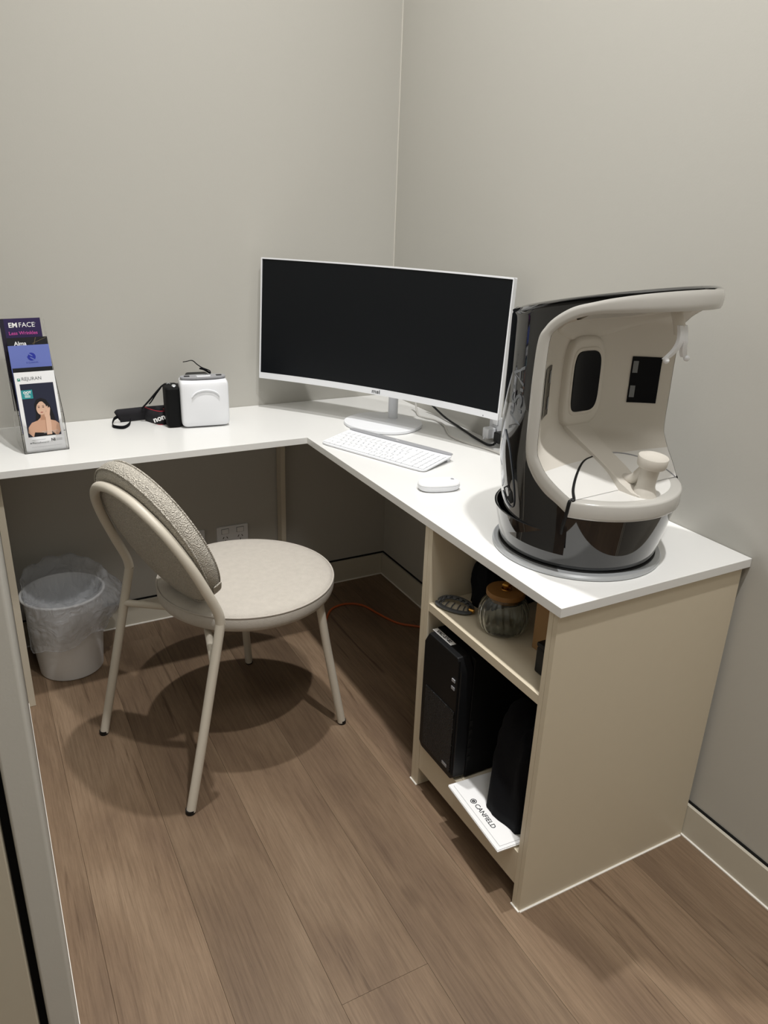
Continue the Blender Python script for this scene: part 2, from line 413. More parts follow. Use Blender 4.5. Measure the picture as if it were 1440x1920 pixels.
# ================================================================== chair
CH = tag(empty('dining_chair', (-.87975, -.6965, 0), R(18.67)), 'cream chair with round padded seat, round back and bent tube legs', 'chair')
TR = .0118
for s in (1, -1):
    pts = [(-.252, .211*s, .006), (-.215, .209*s, .15), (-.175, .206*s, .31), (-.143, .204*s, .44), (-.134, .203*s, .478)]
    tube('leg', spline(pts, 6), TR, TUBE, CH, 14)
    lathe_o = lathe('rubber_foot', [(0, 0), (.0112, 0), (.0118, .002), (.0118, .012), (0, .012)], RUBBER, CH, 20); lathe_o.location = (-.2535, .211*s, .0)
    pts = [(.2515, .216*s, .006), (.218, .19*s, .25), (.2, .175*s, .405)]
    tube('leg', spline(pts, 6), TR, TUBE, CH, 14)
    lathe_o = lathe('rubber_foot', [(0, 0), (.0112, 0), (.0118, .002), (.0118, .012), (0, .012)], RUBBER, CH, 20); lathe_o.location = (.2525, .2165*s, .0)
    tube('stretcher', [(-.160, .206*s, .380), (-.10, .10*s, .388), (-.055, .02*s, .392)], .0095, TUBE, CH, 12)
half = [(-.134, .203, .478), (-.140, .203, .51), (-.170, .199, .58), (-.203, .184, .655), (-.232, .148, .719), (-.252, .09, .763), (-.259, .03, .780)]
loop = half + [(x, -y, z) for x, y, z in reversed(half)]
tube('back_frame', spline(loop, 8), TR, TUBE, CH, 14)
# seat cushion
sc = (.095, 0)
prof = [(0, .402), (.18, .400), (.218, .403), (.231, .411), (.2365, .424), (.237, .438), (.2345, .450), (.226, .458), (.20, .462), (.1, .465), (0, .466)]
st = lathe('seat', prof, FABRIC, CH, 72, 80); st.location = (sc[0], sc[1], 0)
sm = st.modifiers.new('s', 'SUBSURF'); sm.levels = 1; sm.render_levels = 1
tube('piping', [(sc[0]+.2345*math.cos(a), .2345*math.sin(a), .4505) for a in [2*math.pi*i/96 for i in range(96)]], .0024, FABRIC, st, 8, True)
for o in CH.children_recursive:
    if o.name.startswith('piping'): o.location = (-sc[0], 0, 0)
lathe('seat_plate', [(0, .386), (.15, .386), (.165, .390), (.165, .401), (0, .401)], TUBE, CH, 48).location = (sc[0], 0, 0)
# back cushion: disc, its axis tilted
lean = math.atan2(.133, .313)
bp_prof = [(0, 0), (.15, 0), (.185, .003), (.196, .010), (.201, .022), (.2, .036), (.193, .046), (.178, .051), (.1, .056), (0, .057)]
bk = lathe('backrest', bp_prof, FABRICB, CH, 72, 80)
nrm = Vector((math.cos(lean), 0, math.sin(lean))); upv = Vector((-math.sin(lean), 0, math.cos(lean)))
bc = Vector((-.1915, 0, .637)) + nrm*.006
bk.matrix_local = Matrix(((0, upv.x, nrm.x, bc.x), (-1, 0, 0, bc.y), (0, upv.z, nrm.z, bc.z), (0, 0, 0, 1)))
sm = bk.modifiers.new('s', 'SUBSURF'); sm.levels = 1; sm.render_levels = 1
for zz, rr in ((.010, .1965), (.047, .1925)):
    tube('piping', [(rr*math.cos(a), rr*math.sin(a), zz) for a in [2*math.pi*i/96 for i in range(96)]], .002, FABRICB, bk, 8, True)
# stitched fabric tab on the edge of the back cushion
tube('fabric_tab', [(.2035*math.cos(a), .2035*math.sin(a), .03) for a in [R(-38)+R(1.2)*i for i in range(10)]], .0125, FABRICB, bk, 10, flat=.15, up0=(1, 0, 0))

# ================================================================== waste bin
BN = tag(empty('waste_bin', (-1.218, -.185, 0)), 'small white round waste bin under the desk by the side panel', 'bin')
lathe('bin_body', [(0, .004), (.086, .004), (.090, .0), (.094, .004), (.0945, .012), (.1165, .262), (.119, .266), (.1155, .268), (.113, .262), (.091, .014), (0, .012)], BINP, BN, 56)
tube('rim', [(.1185*math.cos(a), .1185*math.sin(a), .266) for a in [2*math.pi*i/64 for i in range(64)]], .0042, BINP, BN, 8, True)
LN = tag(empty('bin_liner', (-1.218, -.185, .02)), 'clear crumpled plastic bag draped over the white bin', 'bin liner')
NL, NT = 160, 40
def liner(i, j):
    a = 2*math.pi*i/NL; t = j/(NT-1); ca, sa = math.cos(a), math.sin(a)
    def nz(k, q, zz): return mnoise.noise(Vector((ca*k+q, sa*k, zz)))
    n1 = nz(1.6, 3, t*1.5); n2 = nz(4.5, 9, t*3); fold = abs(nz(7, 1, t*1.6)); fine_ = nz(16, 5, t*9)
    drop = .125 + .035*nz(1.4, 4, 0) + .035*max(0, -sa*.6-ca*.6)
    bul = .016 + .050*max(0, ca*.9+sa*.3)**1.3 + .018*max(0, sa)
    if t < .38:      # inside the bin
        u = t/.38; z = .05 + .226*u; r = .080 + .031*u - .012*fold*(1-u*.7) + .003*fine_
    elif t < .52:    # over the rim, puffed upwards
        u = (t-.38)/.14; an = math.pi*u
        r = .1165 - .0055*math.cos(an) + bul*.55*u*(.7+.5*n1); z = .276 + math.sin(an)*(.006+.030*max(0, sa+.45)+.012*n2) - .004*fold*u
    else:
        u = (t-.52)/.48; z = .276 - drop*u + .006*n2*u
        r = .122 + bul*.55*(.7+.5*n1)*(1-u) + math.sin(min(1, u*1.15)*math.pi)**.8*bul*(.7+.6*n1) - .022*fold*math.sin(u*math.pi)*min(1, bul/.04) + .004*fine_ + .006*n2
        r = max(r, .1225 - .022*u + .002*(1+fine_))
    x, y = r*ca, r*sa
    return (max(x, -.110+.003*fine_), min(y, .168), z - .02)
v, f = gridvf(liner, NL, NT, True)
mesh('film', v, f, LINER, LN, True, fix=False)
tube('hem', [liner(i, NT-1) for i in range(NL)], .0011, LINER, LN, 6, True)
tube('inner_fold', [Vector(liner(i, 18))+Vector((0, 0, .001)) for i in range(8, 60)], .0010, LINER, LN, 6)

# ================================================================== monitor
MO = tag(empty('computer_monitor', (-.187, -.355, H), -1.049), 'wide curved monitor with white frame and dark blank screen', 'monitor')
MW, MH, SAG, TILT, Y0, Z0 = .862, .381, .045, .065, -.14, .106
def ms(x, h, d=0):
    """point on the curved screen: x across, h up the panel, d behind it"""
    return Vector((x, Y0 + SAG*(1-(2*x/MW)**2) + math.sin(TILT)*h + d*math.cos(TILT), Z0 + math.cos(TILT)*h - d*math.sin(TILT)))
def mpatch(name, x0, x1, h0, h1, d0, d1, m, nx=28, bevel=0, inset=0):
    V = []; F = []
    for i in range(nx+1):
        x = x0 + (x1-x0)*i/nx
        V += [ms(x, h0, d0), ms(x, h1, d0), ms(x, h1-inset, d1), ms(x, h0+inset, d1)]
    for i in range(nx):
        a, b = i*4, (i+1)*4
        for k in range(4): F.append((a+k, a+(k+1) % 4, b+(k+1) % 4, b+k))
    F += [(3, 2, 1, 0), tuple(nx*4+k for k in range(4))]
    return bev(mesh(name, V, F, m, MO), bevel)
mpatch('housing', -MW/2, MW/2, 0, MH, .002, .022, WHITEP, bevel=.002)
mpatch('rear_cover', -MW*.36, MW*.36, .05, MH-.06, .021, .048, WHITEP, inset=.03)
scr = mpatch('screen', -MW/2+.004, MW/2-.004, .0195, MH-.0045, .0008, .004, SCREEN)
mpatch('frame_edge', -MW/2, MW/2, MH-.0042, MH, -.0015, .004, WHITEP)
mpatch('frame_edge', -MW/2, -MW/2+.0036, .0, MH, -.0015, .004, WHITEP, 2)
mpatch('frame_edge', MW/2-.0036, MW/2, .0, MH, -.0015, .004, WHITEP, 2)
mpatch('chin_bezel', -MW/2, MW/2, .0, .019, -.0015, .004, WHITEP)
pc_ = ms(0, .0098, -.0019)
lg = lettering('logo', 'msi', .0165, INKLOGO, MO, Matrix.Translation(pc_) @ Matrix.Rotation(R(90)-TILT, 4, 'X') @ Matrix.Shear('XZ', 4, (.0, .0)), bold=.0003, sx=1.35)
pd = ms(MW/2-.05, .005, -.0018)
lathe('indicator_light', [(0, 0), (.0012, 0), (.0012, .0006), (0, .0006)], INK, MO, 10).matrix_local = Matrix.Translation(pd) @ Matrix.Rotation(R(90), 4, 'X')
# stand
tube('stem', [(0, .012, .008), (0, .012, .25)], .0165, WHITEP, MO, 20, flat=.8, up0=(0, 1, 0))
box('mount_block', (-.05, -.075, .20), (.05, .02, .30), WHITEP, MO, .006)
bpoly = superell(.124, .112, 2.3, 56, 0, -.047)
prism('base_plate', bpoly, 0.0012, .0105, WHITEP, MO, .002)
prism('base_pad', superell(.12, .108, 2.3, 40, 0, -.047), 0, .0014, RUBBER, MO)

# cables on the desk
def on_desk(pts, n=8): return spline(pts, n)
c1 = tube('monitor_cable', on_desk([(-.062, -.262, .83), (-.058, -.29, .78), (-.066, -.325, .7450), (-.060, -.365, .7436), (-.045, -.40, .7436), (-.055, -.47, .7436), (-.098, -.57, .7436), (-.098, -.65, .7436), (-.075, -.73, .7436), (-.065, -.82, .7436), (-.07, -.9, .7436)]), .0033, GREYCORD, None, 10); tag(c1, 'pale grey cable snaking over the worktop behind the monitor', 'cable')
c2 = tube('power_cable', on_desk([(-.024, -.30, .79), (-.012, -.35, .765), (-.014, -.42, .750), (-.022, -.52, .7437), (-.04, -.62, .7437), (-.048, -.70, .7440), (-.0465, -.728, .752)]), .0035, BLACKP, None, 10); tag(c2, 'black power cable from the monitor to the wall socket', 'cable')
c3 = tube('extension_cord', on_desk([(-.42, -.35, .0045), (-.36, -.25, .0045), (-.314, -.202, .0045), (-.255, -.194, .0045), (-.206, -.23, .0045), (-.182, -.311, .0045), (-.151, -.397, .0045), (-.095, -.452, .0045), (-.03, -.52, .0045)]), .004, ORANGE, None, 10); tag(c3, 'orange cord lying on the floor under the desk', 'cord')

# ================================================================== keyboard
ka = math.atan2(-.921, .39)
KB = tag(empty('keyboard', (-.426+.07*.921, -.6695+.07*.39, H), ka), 'slim white keyboard with grey rear bar on the desk', 'keyboard')
KL, KD = .374, .143
def kz(y): return .0065 + (y+KD/2)/KD*.0135      # top of the deck, rising to the rear
poly = superell(KL/2, KD/2, 14, 64)
V = [(x, y, kz(y)-.0055) for x, y in poly] + [(x, y, kz(y)) for x, y in poly]; n = len(poly)
F = [tuple(range(n-1, -1, -1)), tuple(range(n, 2*n))] + [(i, (i+1) % n, n+(i+1) % n, n+i) for i in range(n)]
bev(mesh('deck', V, F, WHITEP, KB), .0015)
yb = KD/2
bar = superell(KL/2-.001, .0095, 5, 48, 0, yb-.0095)
V = [(x, y, kz(y)) for x, y in bar] + [(x, y, kz(y)+.0030) for x, y in bar]; n = len(bar)
F = [tuple(range(n-1, -1, -1)), tuple(range(n, 2*n))] + [(i, (i+1) % n, n+(i+1) % n, n+i) for i in range(n)]
bev(mesh('rear_bar', V, F, GREYP, KB), .001)
lettering('logo', 'logi', .008, PAPER, KB, Matrix.Translation((-.005, yb-.0095, kz(yb-.0095)+.0032)))
for s in (-1, 1): box('foot', (s*.16-.02, yb-.022, 0), (s*.16+.02, yb-.008, kz(yb-.015)-.005), WHITEP, KB, .001)
box('foot', (-.17, -yb+.004, 0), (.17, -yb+.012, .0025), RUBBER, KB)
rows = [[1]*19, [1]*13+[2]+[1]*4, [1.5]+[1]*12+[1.5]+[1]*4, [1.75]+[1]*11+[2.25]+[1]*4, [2.25]+[1]*10+[1.75, 1]+[1]*4, [1.25, 1, 1.25, 5.5]+[1]*6+[2, 1, 1]]
U = (KL-.012)/19; keymesh = {}
yrow = -yb+.006; RH = [.0188]*5+[.0125]
for ri, hgt in zip(range(5, -1, -1), RH):
    x = -KL/2+.006; ws = rows[ri]; sc_ = 19/sum(ws)
    for w in ws:
        w *= U*sc_; g = .0014
        key = (round(w, 5), hgt)
        if key not in keymesh:
            a, b = w/2-g, hgt/2-g; t = .0010
            sl = .0135/KD
            v = [(-a, -b, -b*sl), (a, -b, -b*sl), (a, b, b*sl), (-a, b, b*sl), (-a+t, -b+t, -b*sl+.0022), (a-t, -b+t, -b*sl+.0022), (a-t, b-t, b*sl+.0022), (-a+t, b-t, b*sl+.0022)]
            me = bpy.data.meshes.new('key'); me.from_pydata(v, [], boxvf((0,0,0),(1,1,1))[1]); me.materials.append(WHITEK); me.update(); keymesh[key] = me
        o = bpy.data.objects.new('key', keymesh[key]); COL.objects.link(o); o.parent = KB
        o.location = (x+w/2, yrow+hgt/2, kz(yrow+hgt/2)-.0001); x += w
    yrow += hgt
# dark line of the deck showing between keys
V = [(-KL/2+.006, -yb+.006, kz(-yb+.006)+.0002), (KL/2-.006, -yb+.006, kz(-yb+.006)+.0002), (KL/2-.006, yrow, kz(yrow)+.0002), (-KL/2+.006, yrow, kz(yrow)+.0002)]
mesh('key_bed', V, [(0, 1, 2, 3)], mat('key_gap_grey', '#8f949b', .6), KB)

# ================================================================== mouse
MS = tag(empty('computer_mouse', (-.383, -.962, H), R(-15)), 'low oval white mouse lying on the desk', 'mouse')
def mring(z, sx, sy): return [(x*sx, y*sy, z) for x, y in superell(.0535, .0295, 2.6, 48)]
def rings(name, L, m, parent, capb=True, capt=True):
    n = len(L[0]); V = [p for r_ in L for p in r_]; F = []
    for k in range(len(L)-1):
        for i in range(n): F.append((k*n+i, k*n+(i+1) % n, (k+1)*n+(i+1) % n, (k+1)*n+i))
    if capb: F.append(tuple(range(n-1, -1, -1)))
    if capt: F.append(tuple(range((len(L)-1)*n, len(L)*n)))
    return sharp(mesh(name, V, F, m, parent, True), 50)
rings('mouse_base', [mring(.0008, .86, .82), mring(.004, .95, .93), mring(.010, 1, 1), mring(.015, .995, .99)], WHITEP, MS)
rings('seam', [mring(.0148, .985, .98), mring(.0162, .985, .98)], GREYP, MS)
rings('mouse_shell', [mring(.0158, .998, .992), mring(.019, .985, .97), mring(.0225, .93, .89), mring(.0245, .8, .74), mring(.0255, .55, .5), mring(.026, .2, .2)], WHITEK, MS)
lathe('scroll_wheel', [(0, -.004), (.007, -.004), (.0075, 0), (.007, .004), (0, .004)], GREYP, MS, 20).matrix_local = Matrix.Translation((.034, 0, .0195)) @ Matrix.Rotation(R(90), 4, 'X')
prism('wheel_slot', superell(.0095, .0052, 3, 24, .034, 0), .020, .0237, WHITEP, MS)
prism('glide_feet', superell(.045, .02, 3, 24), 0, .001, GREYP, MS)

# ================================================================== skin imaging machine
VM = tag(empty('imaging_booth', (-.2975, -1.3665, H), math.atan2(-.9968, .08)), 'black and white hooded face imaging machine with chin rest on the desk end', 'imaging machine')
def smooth(a, b, x): t = max(0, min(1, (x-a)/(b-a))); return t*t*(3-2*t)
def Tz(f): return .462 + (f+.17)*.216
def env(ph, z):
    c = math.cos(ph); r = .180 + .008*c
    r *= 1 + .055*smooth(.40, .53, z)*max(c, 0)
    r *= 1 - .10*(1-smooth(.06, .22, z))*(.5-.5*c)**.7
    return r
def ept(ph, z, dr=0): r = env(ph, z)+dr; return Vector((r*math.cos(ph), r*math.sin(ph), z))
KO = [(54.6, .132), (62, .150), (71.3, .168), (80.4, .196), (86.3, .232), (87.4, .302), (87.4, .38), (86, .440), (81.7, .464), (75.7, .483), (66, .503), (56, .514), (45, .524), (30, .533), (15, .538), (0, .540)]
KI = [(53.5, .163), (61.7, .181), (70, .202), (75, .222), (78, .245), (78.5, .316), (78.7, .385), (77.7, .445), (74, .463), (69.3, .475), (62, .487), (54, .495), (45, .499), (30, .503), (15, .505), (0, .506)]
def dense(K, n=6): return [(p.x, p.z) for p in spline([(a, 0, b) for a, b in K], n)]
KOd, KId = dense(KO), dense(KI)
# plate and tub
lathe('base_plate', [(0, 0), (.171, 0), (.173, .002), (.173, .006), (.170, .010), (.160, .012), (0, .012)], SILVER, VM, 96)
def tubr(z): return .157 + (.1845-.157)*((z-.012)/.118)
def tubz(ph):
    d = abs(math.degrees(math.atan2(math.sin(ph), math.cos(ph))))
    return .128 if d < 57 else (.09 if d > 58.5 else .128-(d-57)/1.5*.038)
angs = sorted([R(x) for x in range(-180, 180, 3)] + [R(a) for a in (-58.5, 58.5, 57.0001, -57.0001, 58, -58)])
def tubfn(i, j):
    ph = angs[i]; zt_ = tubz(ph)
    if j <= 8: z = .012 + (zt_-.012)*j/8; r = tubr(z)
    elif j == 9: z = zt_ + .0008; r = tubr(zt_)-.0015
    elif j == 10: z = zt_; r = tubr(zt_)-.005
    else: z = .04; r = tubr(.04)-.006
    return (r*math.cos(ph), r*math.sin(ph), z)
v, f = gridvf(tubfn, len(angs), 12, True); sharp(mesh('base_tub', v, f, BLACKG, VM, True), 50)
lathe('gasket', [(.150, .0118), (.1605, .0118), (.1605, .0145), (.150, .0145)], RUBBER, VM, 72)
# turning core inside the tub
lathe('turning_core', [(0, .06), (.135, .06), (.135, .10), (0, .10)], BLACKM, VM, 48)
# black outer shell
KOw = sorted([((z-.05)/(Tz(ept(R(a), z).x)-.05), a) for a, z in KOd])
def phs(w): return R(lerp_list([(-1, 56)] + KOw, w))
NR, NC = 64, 90
ws = [i/(NR-1) for i in range(NR)]
def shell(i, j):
    w = ws[i]; p0 = phs(w) if w < .999 else 0.0
    p0 = max(p0, R(.01)); ph = p0 + (2*math.pi-2*p0)*j/(NC-1)
    z = .05 + w*(.51-.05); 
    for _ in range(4): z = .05 + w*(Tz(ept(ph, z).x)-.05)
    return ept(ph, z)
v, f = gridvf(shell, NR, NC)
sharp(mesh('outer_shell', v, f, BLACKG, VM, True, fix=False), 60)
rim_top = [shell(NR-1, j) for j in range(NC)]
V = rim_top[:]; n = len(V)
ins = [Vector((p.x*.972, p.y*.972, p.z+.0035)) for p in rim_top]; ins2 = [Vector((p.x*.90, p.y*.90, p.z*1+.0055+.10*p.x*-.216)) for p in rim_top]
V += ins + ins2
F = [(i, (i+1) % n, n+(i+1) % n, n+i) for i in range(n)] + [(n+i, n+(i+1) % n, 2*n+(i+1) % n, 2*n+i) for i in range(n)] + [tuple(range(2*n, 3*n))]
sharp(mesh('top_cover', V, F, BLACKG, VM, True), 45)
# white C-shaped rim between the two edges
def side(K, sgn): return [(R(a)*sgn, z) for a, z in K]
ko = side(KOd, -1) + list(reversed(side(KOd, 1)))[1:]; ki = side(KId, -1) + list(reversed(side(KId, 1)))[1:]
def rimfn(i, j):
    a, za = ko[i]; b, zb = ki[i]; t = j/6
    bul = .0022*math.sin(math.pi*t)**.3 if 0 < t < 1 else 0
    return ept(a+(b-a)*t, za+(zb-za)*t, .0008+bul)
v, f = gridvf(rimfn, len(ko), 7); sharp(mesh('white_rim', v, f, WHITEG, VM, True, fix=False), 60)
# inner bowl
DEP = .085
def inner(t, u, off=0):
    """t runs 0..1 along the rim from the floor seam to the hood front, u -1..1 across"""
    x = t*(len(KId)-1); k = min(int(x), len(KId)-2); fr = x-k
    a = KId[k][0]+(KId[k+1][0]-KId[k][0])*fr; z = KId[k][1]+(KId[k+1][1]-KId[k][1])*fr
    e_ = ept(R(a), z); sr = e_.y; dd = DEP*smooth(.185, .255, z)*min(1, sr/.12)
    p = Vector((e_.x - dd*(1-u*u), u*sr, z))
    return p
def innero(t, u, off=0):
    p = inner(t, u)
    if off:
        e1 = inner(min(1, t+.01), u)-inner(max(0, t-.01), u); e2 = inner(t, min(1, u+.02))-inner(t, max(-1, u-.02))
        nn = e2.cross(e1)
        if nn.length > 1e-9:
            nn.normalize(); 
            if nn.dot(Vector((.12, 0, .32))-p) < 0: nn = -nn
            p = p + nn*off
    return p
v, f = gridvf(lambda i, j: inner(.15+.85*i/64, -1+2*j/40), 65, 41); sharp(mesh('inner_bowl', v, f, WHITEI, VM, True, fix=False), 60)
v, f = gridvf(lambda i, j: inner(.15*i/14, -1+2*j/40), 15, 41); sharp(mesh('platform_slope', v, f, PLATM, VM, True, fix=False), 60)
def t_at_z(z):
    lo, hi_ = 0.0, 1.0
    for _ in range(40):
        md = (lo+hi_)/2
        if inner(md, 0).z < z: lo = md
        else: hi_ = md
    return lo
# platform (front half disc) with rounded edge
def platr(ph): return env(ph, .16)
pts_a = [R(x) for x in range(-56, 57, 4)]
V = []; F = []
prof = [(-.0012, .1285), (.0018, .1300), (.0028, .134), (.0028, .1570), (.0018, .1600), (-.001, .1618), (-.02, .1622)]
k = len(prof)
for a in pts_a:
    for dr, z in prof: r = platr(a)+dr; V.append((r*math.cos(a), r*math.sin(a), z))
for i in range(len(pts_a)-1):
    for j in range(k-1): F.append((i*k+j, (i+1)*k+j, (i+1)*k+j+1, i*k+j+1))
sharp(mesh('platform_rim', V, F, WHITEG, VM, True), 60)
V = [((platr(a)-.0195)*math.cos(a), (platr(a)-.0195)*math.sin(a), .1622) for a in pts_a]
V = [tuple(p) for p in V] + [(.02, y, .1622) for y in (.135, .07, 0, -.07, -.135)]
mesh('platform', V, [tuple(range(len(V)))], PLATM, VM)
# camera window on a raised pad in the middle of the bowl
tA, tB = t_at_z(.262), t_at_z(.425)
def on_inner(s, z, off):
    t = t_at_z(z); e_ = inner(t, 1); return innero(t, max(-1, min(1, s/e_.y)), off)
def padvf(outl, offs, sc_):
    n = len(outl); V = []; F = []
    cx = sum(p[0] for p in outl)/n; cy = sum(p[1] for p in outl)/n
    for o_, s_ in zip(offs, sc_):
        for x, y in outl: V.append(on_inner(cx+(x-cx)*s_, cy+(y-cy)*s_, o_))
    for r_ in range(len(offs)-1):
        for i in range(n): F.append((r_*n+i, r_*n+(i+1) % n, (r_+1)*n+(i+1) % n, (r_+1)*n+i))
    V.append(on_inner(cx, cy, offs[-1])); c_ = len(V)-1; b = (len(offs)-1)*n
    for i in range(n): F.append((b+i, b+(i+1) % n, c_))
    return V, F
v, f = padvf(superell(.055, .092, 3.6, 56, 0, .338), [-.004, .008, .0125, .0135, .0135, .0135, .0135, .0135], [1, 1, .965, .9, .7, .5, .3, .1]); sharp(mesh('window_surround', v, f, WHITEI, VM, True), 60)
v, f = padvf(superell(.0455, .068, 4.5, 48, .002, .341), [.0132, .0150, .0155, .0155, .0155, .0155, .0155], [1, .985, .95, .75, .5, .3, .1]); sharp(mesh('window_bezel', v, f, WHITEI, VM, True), 60)
v, f = padvf(superell(.0400, .0610, 4.5, 48, .002, .341), [.0150, .0172, .0172, .0172, .0172, .0172, .0172], [1, .985, .95, .75, .5, .3, .1]); sharp(mesh('camera_window', v, f, GLASSB, VM, True), 60)
# side light windows
for sgn in (1, -1):
    def wfn(i, j):
        t = t_at_z(.292 + (.386-.292)*i/6); return innero(t, sgn*(.63+.27*j/6), .0016)
    v, f = gridvf(wfn, 7, 7); w_ = mesh('side_window', v, f, GLASSB, VM, True, fix=False)
    for zc in (.315, .365):
        def lfn(i, j):
            t = t_at_z(zc-.012+.024*i/2); return innero(t, sgn*(.645+.05*j/2), .0022)
        v, f = gridvf(lfn, 3, 3); mesh('grey_tile', v, f, INKG, w_, True, fix=False)  # small grey tiles laid on the dark window
# spine from the window down to the chin rest, and up under the hood to the brow rest
def strip(name, path, widths, thick, m):
    V = []; F = []; n = len(path)
    for i, (p, w) in enumerate(zip(path, widths)):
        t = (path[min(i+1, n-1)]-path[max(i-1, 0)]).normalized(); nn = Vector((-t.z, 0, t.x))
        if nn.dot(Vector((.12, 0, .32))-p) < 0: nn = -nn
        lo = p - nn*.012; hi_ = p + nn*thick
        V += [lo+Vector((0, -w, 0)), hi_+Vector((0, -w*.96, 0)), hi_+Vector((0, -w*.5, 0))+nn*.001, hi_+Vector((0, w*.5, 0))+nn*.001, hi_+Vector((0, w*.96, 0)), lo+Vector((0, w, 0))]
    for i in range(n-1):
        for k_ in range(5): F.append((i*6+k_, i*6+k_+1, (i+1)*6+k_+1, (i+1)*6+k_))
    F += [tuple(range(6)), tuple((n-1)*6+5-q_ for q_ in range(6))]
    return sharp(mesh(name, V, F, m, VM, True), 45)
rp = [(-.044, .264), (-.036, .253), (0, .2335), (.04, .2150), (.08, .1965), (.11, .1800), (.138, .1690), (.156, .1668), (.168, .1660)]
rw = [.034, .030, .026, .024, .024, .024, .024, .022, .010]
V = []; F = []
for (x_, z_), w_ in zip(rp, rw): V += [(x_, -w_, .158), (x_, -w_, z_-.002), (x_, -w_+.002, z_), (x_, w_-.002, z_), (x_, w_, z_-.002), (x_, w_, .158)]
for i in range(len(rp)-1):
    for k_ in range(5): F.append((i*6+k_, i*6+k_+1, (i+1)*6+k_+1, (i+1)*6+k_))
F += [tuple(range(6)), tuple((len(rp)-1)*6+5-q_ for q_ in range(6))]
sharp(mesh('chin_ramp', V, F, WHITEI, VM, True), 30)
# folded lip where the back wall meets the underside of the hood
crease = [(0, .402), (.25, .424), (.45, .436), (.6, .447), (.75, .462), (.9, .484)]
def lip(i, j):
    u = -.9 + 1.8*i/48; t = t_at_z(lerp_list(crease, abs(u)))
    dt, of = [(0, -.001), (.004, .0055), (.02, .0065), (.05, .004), (.09, -.001)][j]
    return innero(min(1, t+dt), u, of)
v, f = gridvf(lip, 49, 5); sharp(mesh('hood_lip', v, f, WHITEI, VM, True, fix=False), 60)
# oval light diffuser under the hood
V = []; oc = superell(1, 1, 2.4, 40)
for s_, o_ in ((1, .0005), (.97, .002), (.5, .002)):
    for x, y in oc: V.append(innero(.74+.20*s_*x, .70*s_*y, o_+.002))
n = 40; F = [(r_*n+i, r_*n+(i+1) % n, (r_+1)*n+(i+1) % n, (r_+1)*n+i) for r_ in (0, 1) for i in range(n)] + [tuple(range(2*n, 3*n))]
mesh('hood_diffuser', V, F, mat('diffuser_grey', '#cfccc6', .35), VM, True)
# chin rest
tube('chin_post', spline([(.150, 0, .160), (.150, 0, .178), (.152, 0, .20), (.156, 0, .222)], 5), [.0235]+[.0225-.0009*i for i in range(4)]+[.018]+[.0168]*10, WHITEI, VM, 24)
tube('post_gusset', spline([(.10, 0, .180), (.120, 0, .186), (.142, 0, .212)], 5), .010, WHITEI, VM, 12)
lathe('chin_cup', [(0, -.010), (.024, -.010), (.0262, -.008), (.027, -.004), (.028, .009), (.0272, .0105), (.0255, .010), (.018, .0065), (0, .005)], WHITEI, VM, 40).matrix_local = Matrix.Translation((.156, 0, .2295)) @ Matrix.Rotation(R(6), 4, 'Y')
# brow rest hanging from the hood
V = []
prof_b = [(.145, .512, .016), (.152, .50, .0145), (.158, .488, .0125), (.163, .475, .011), (.166, .462, .011)]
tube('brow_post', spline([(x, 0, z) for x, z, w in prof_b], 4), .0115, WHITEI, VM, 14, flat=.8, up0=(1, 0, 0))
cl = [(.168, .478), (.172, .464), (.173, .450), (.170, .436), (.164, .421)]
wid = [.0105, .0108, .0125, .0185, .031]
V = []; F = []; cs = spline([(x, w, z) for (x, z), w in zip(cl, wid)], 5); n = len(cs)
for p in cs:
    lo_z = p.z
    for dx, s_ in ((.002, -1), (.002, 1), (-.0025, 1), (-.0025, -1)): V.append((p.x+dx, p.y*s_, p.z))
for i in range(n-1):
    for k_ in range(4): F.append((i*4+k_, i*4+(k_+1) % 4, (i+1)*4+(k_+1) % 4, (i+1)*4+k_))
F += [(0, 1, 2, 3), tuple((n-1)*4+k_ for k_ in (3, 2, 1, 0))]
# forked bracket: keep the two arms, leave the middle of the lower end open
V = []; F = []
for s_ in (1, -1):
    b = len(V)
    for i, p in enumerate(cs):
        t = i/(n-1); inn = 0 if t < .45 else (t-.45)/.55; inner_y = p.y - (.0105 if t < .45 else .0105 - .0035*inn)
        inner_y = 0 if t < .5 else max(0, p.y - .011) * (max(0, t-.5)/.5)**.6
        for dx in (.0035, -.0035): V += [(p.x+dx, s_*inner_y, p.z), (p.x+dx, s_*p.y, p.z)]
    for i in range(n-1):
        a, c_ = b+i*4, b+(i+1)*4
        F += [(a, a+1, c_+1, c_), (a+2, c_+2, c_+3, a+3), (a+1, a+3, c_+3, c_+1), (a, c_, c_+2, a+2)]
    F += [(b, b+2, b+3, b+1), (b+(n-1)*4, b+(n-1)*4+1, b+(n-1)*4+3, b+(n-1)*4+2)]
bev(mesh('brow_bracket', V, F, WHITEP, VM), .0008)
for s_ in (1, -1):
    o = lathe('brow_pad', [(0, -.0055), (.003, -.0046), (.0052, -.002), (.0055, 0), (.0052, .002), (.003, .0046), (0, .0055)], WHITEP, VM, 16); o.location = (.1685, .0275*s_, .4195)
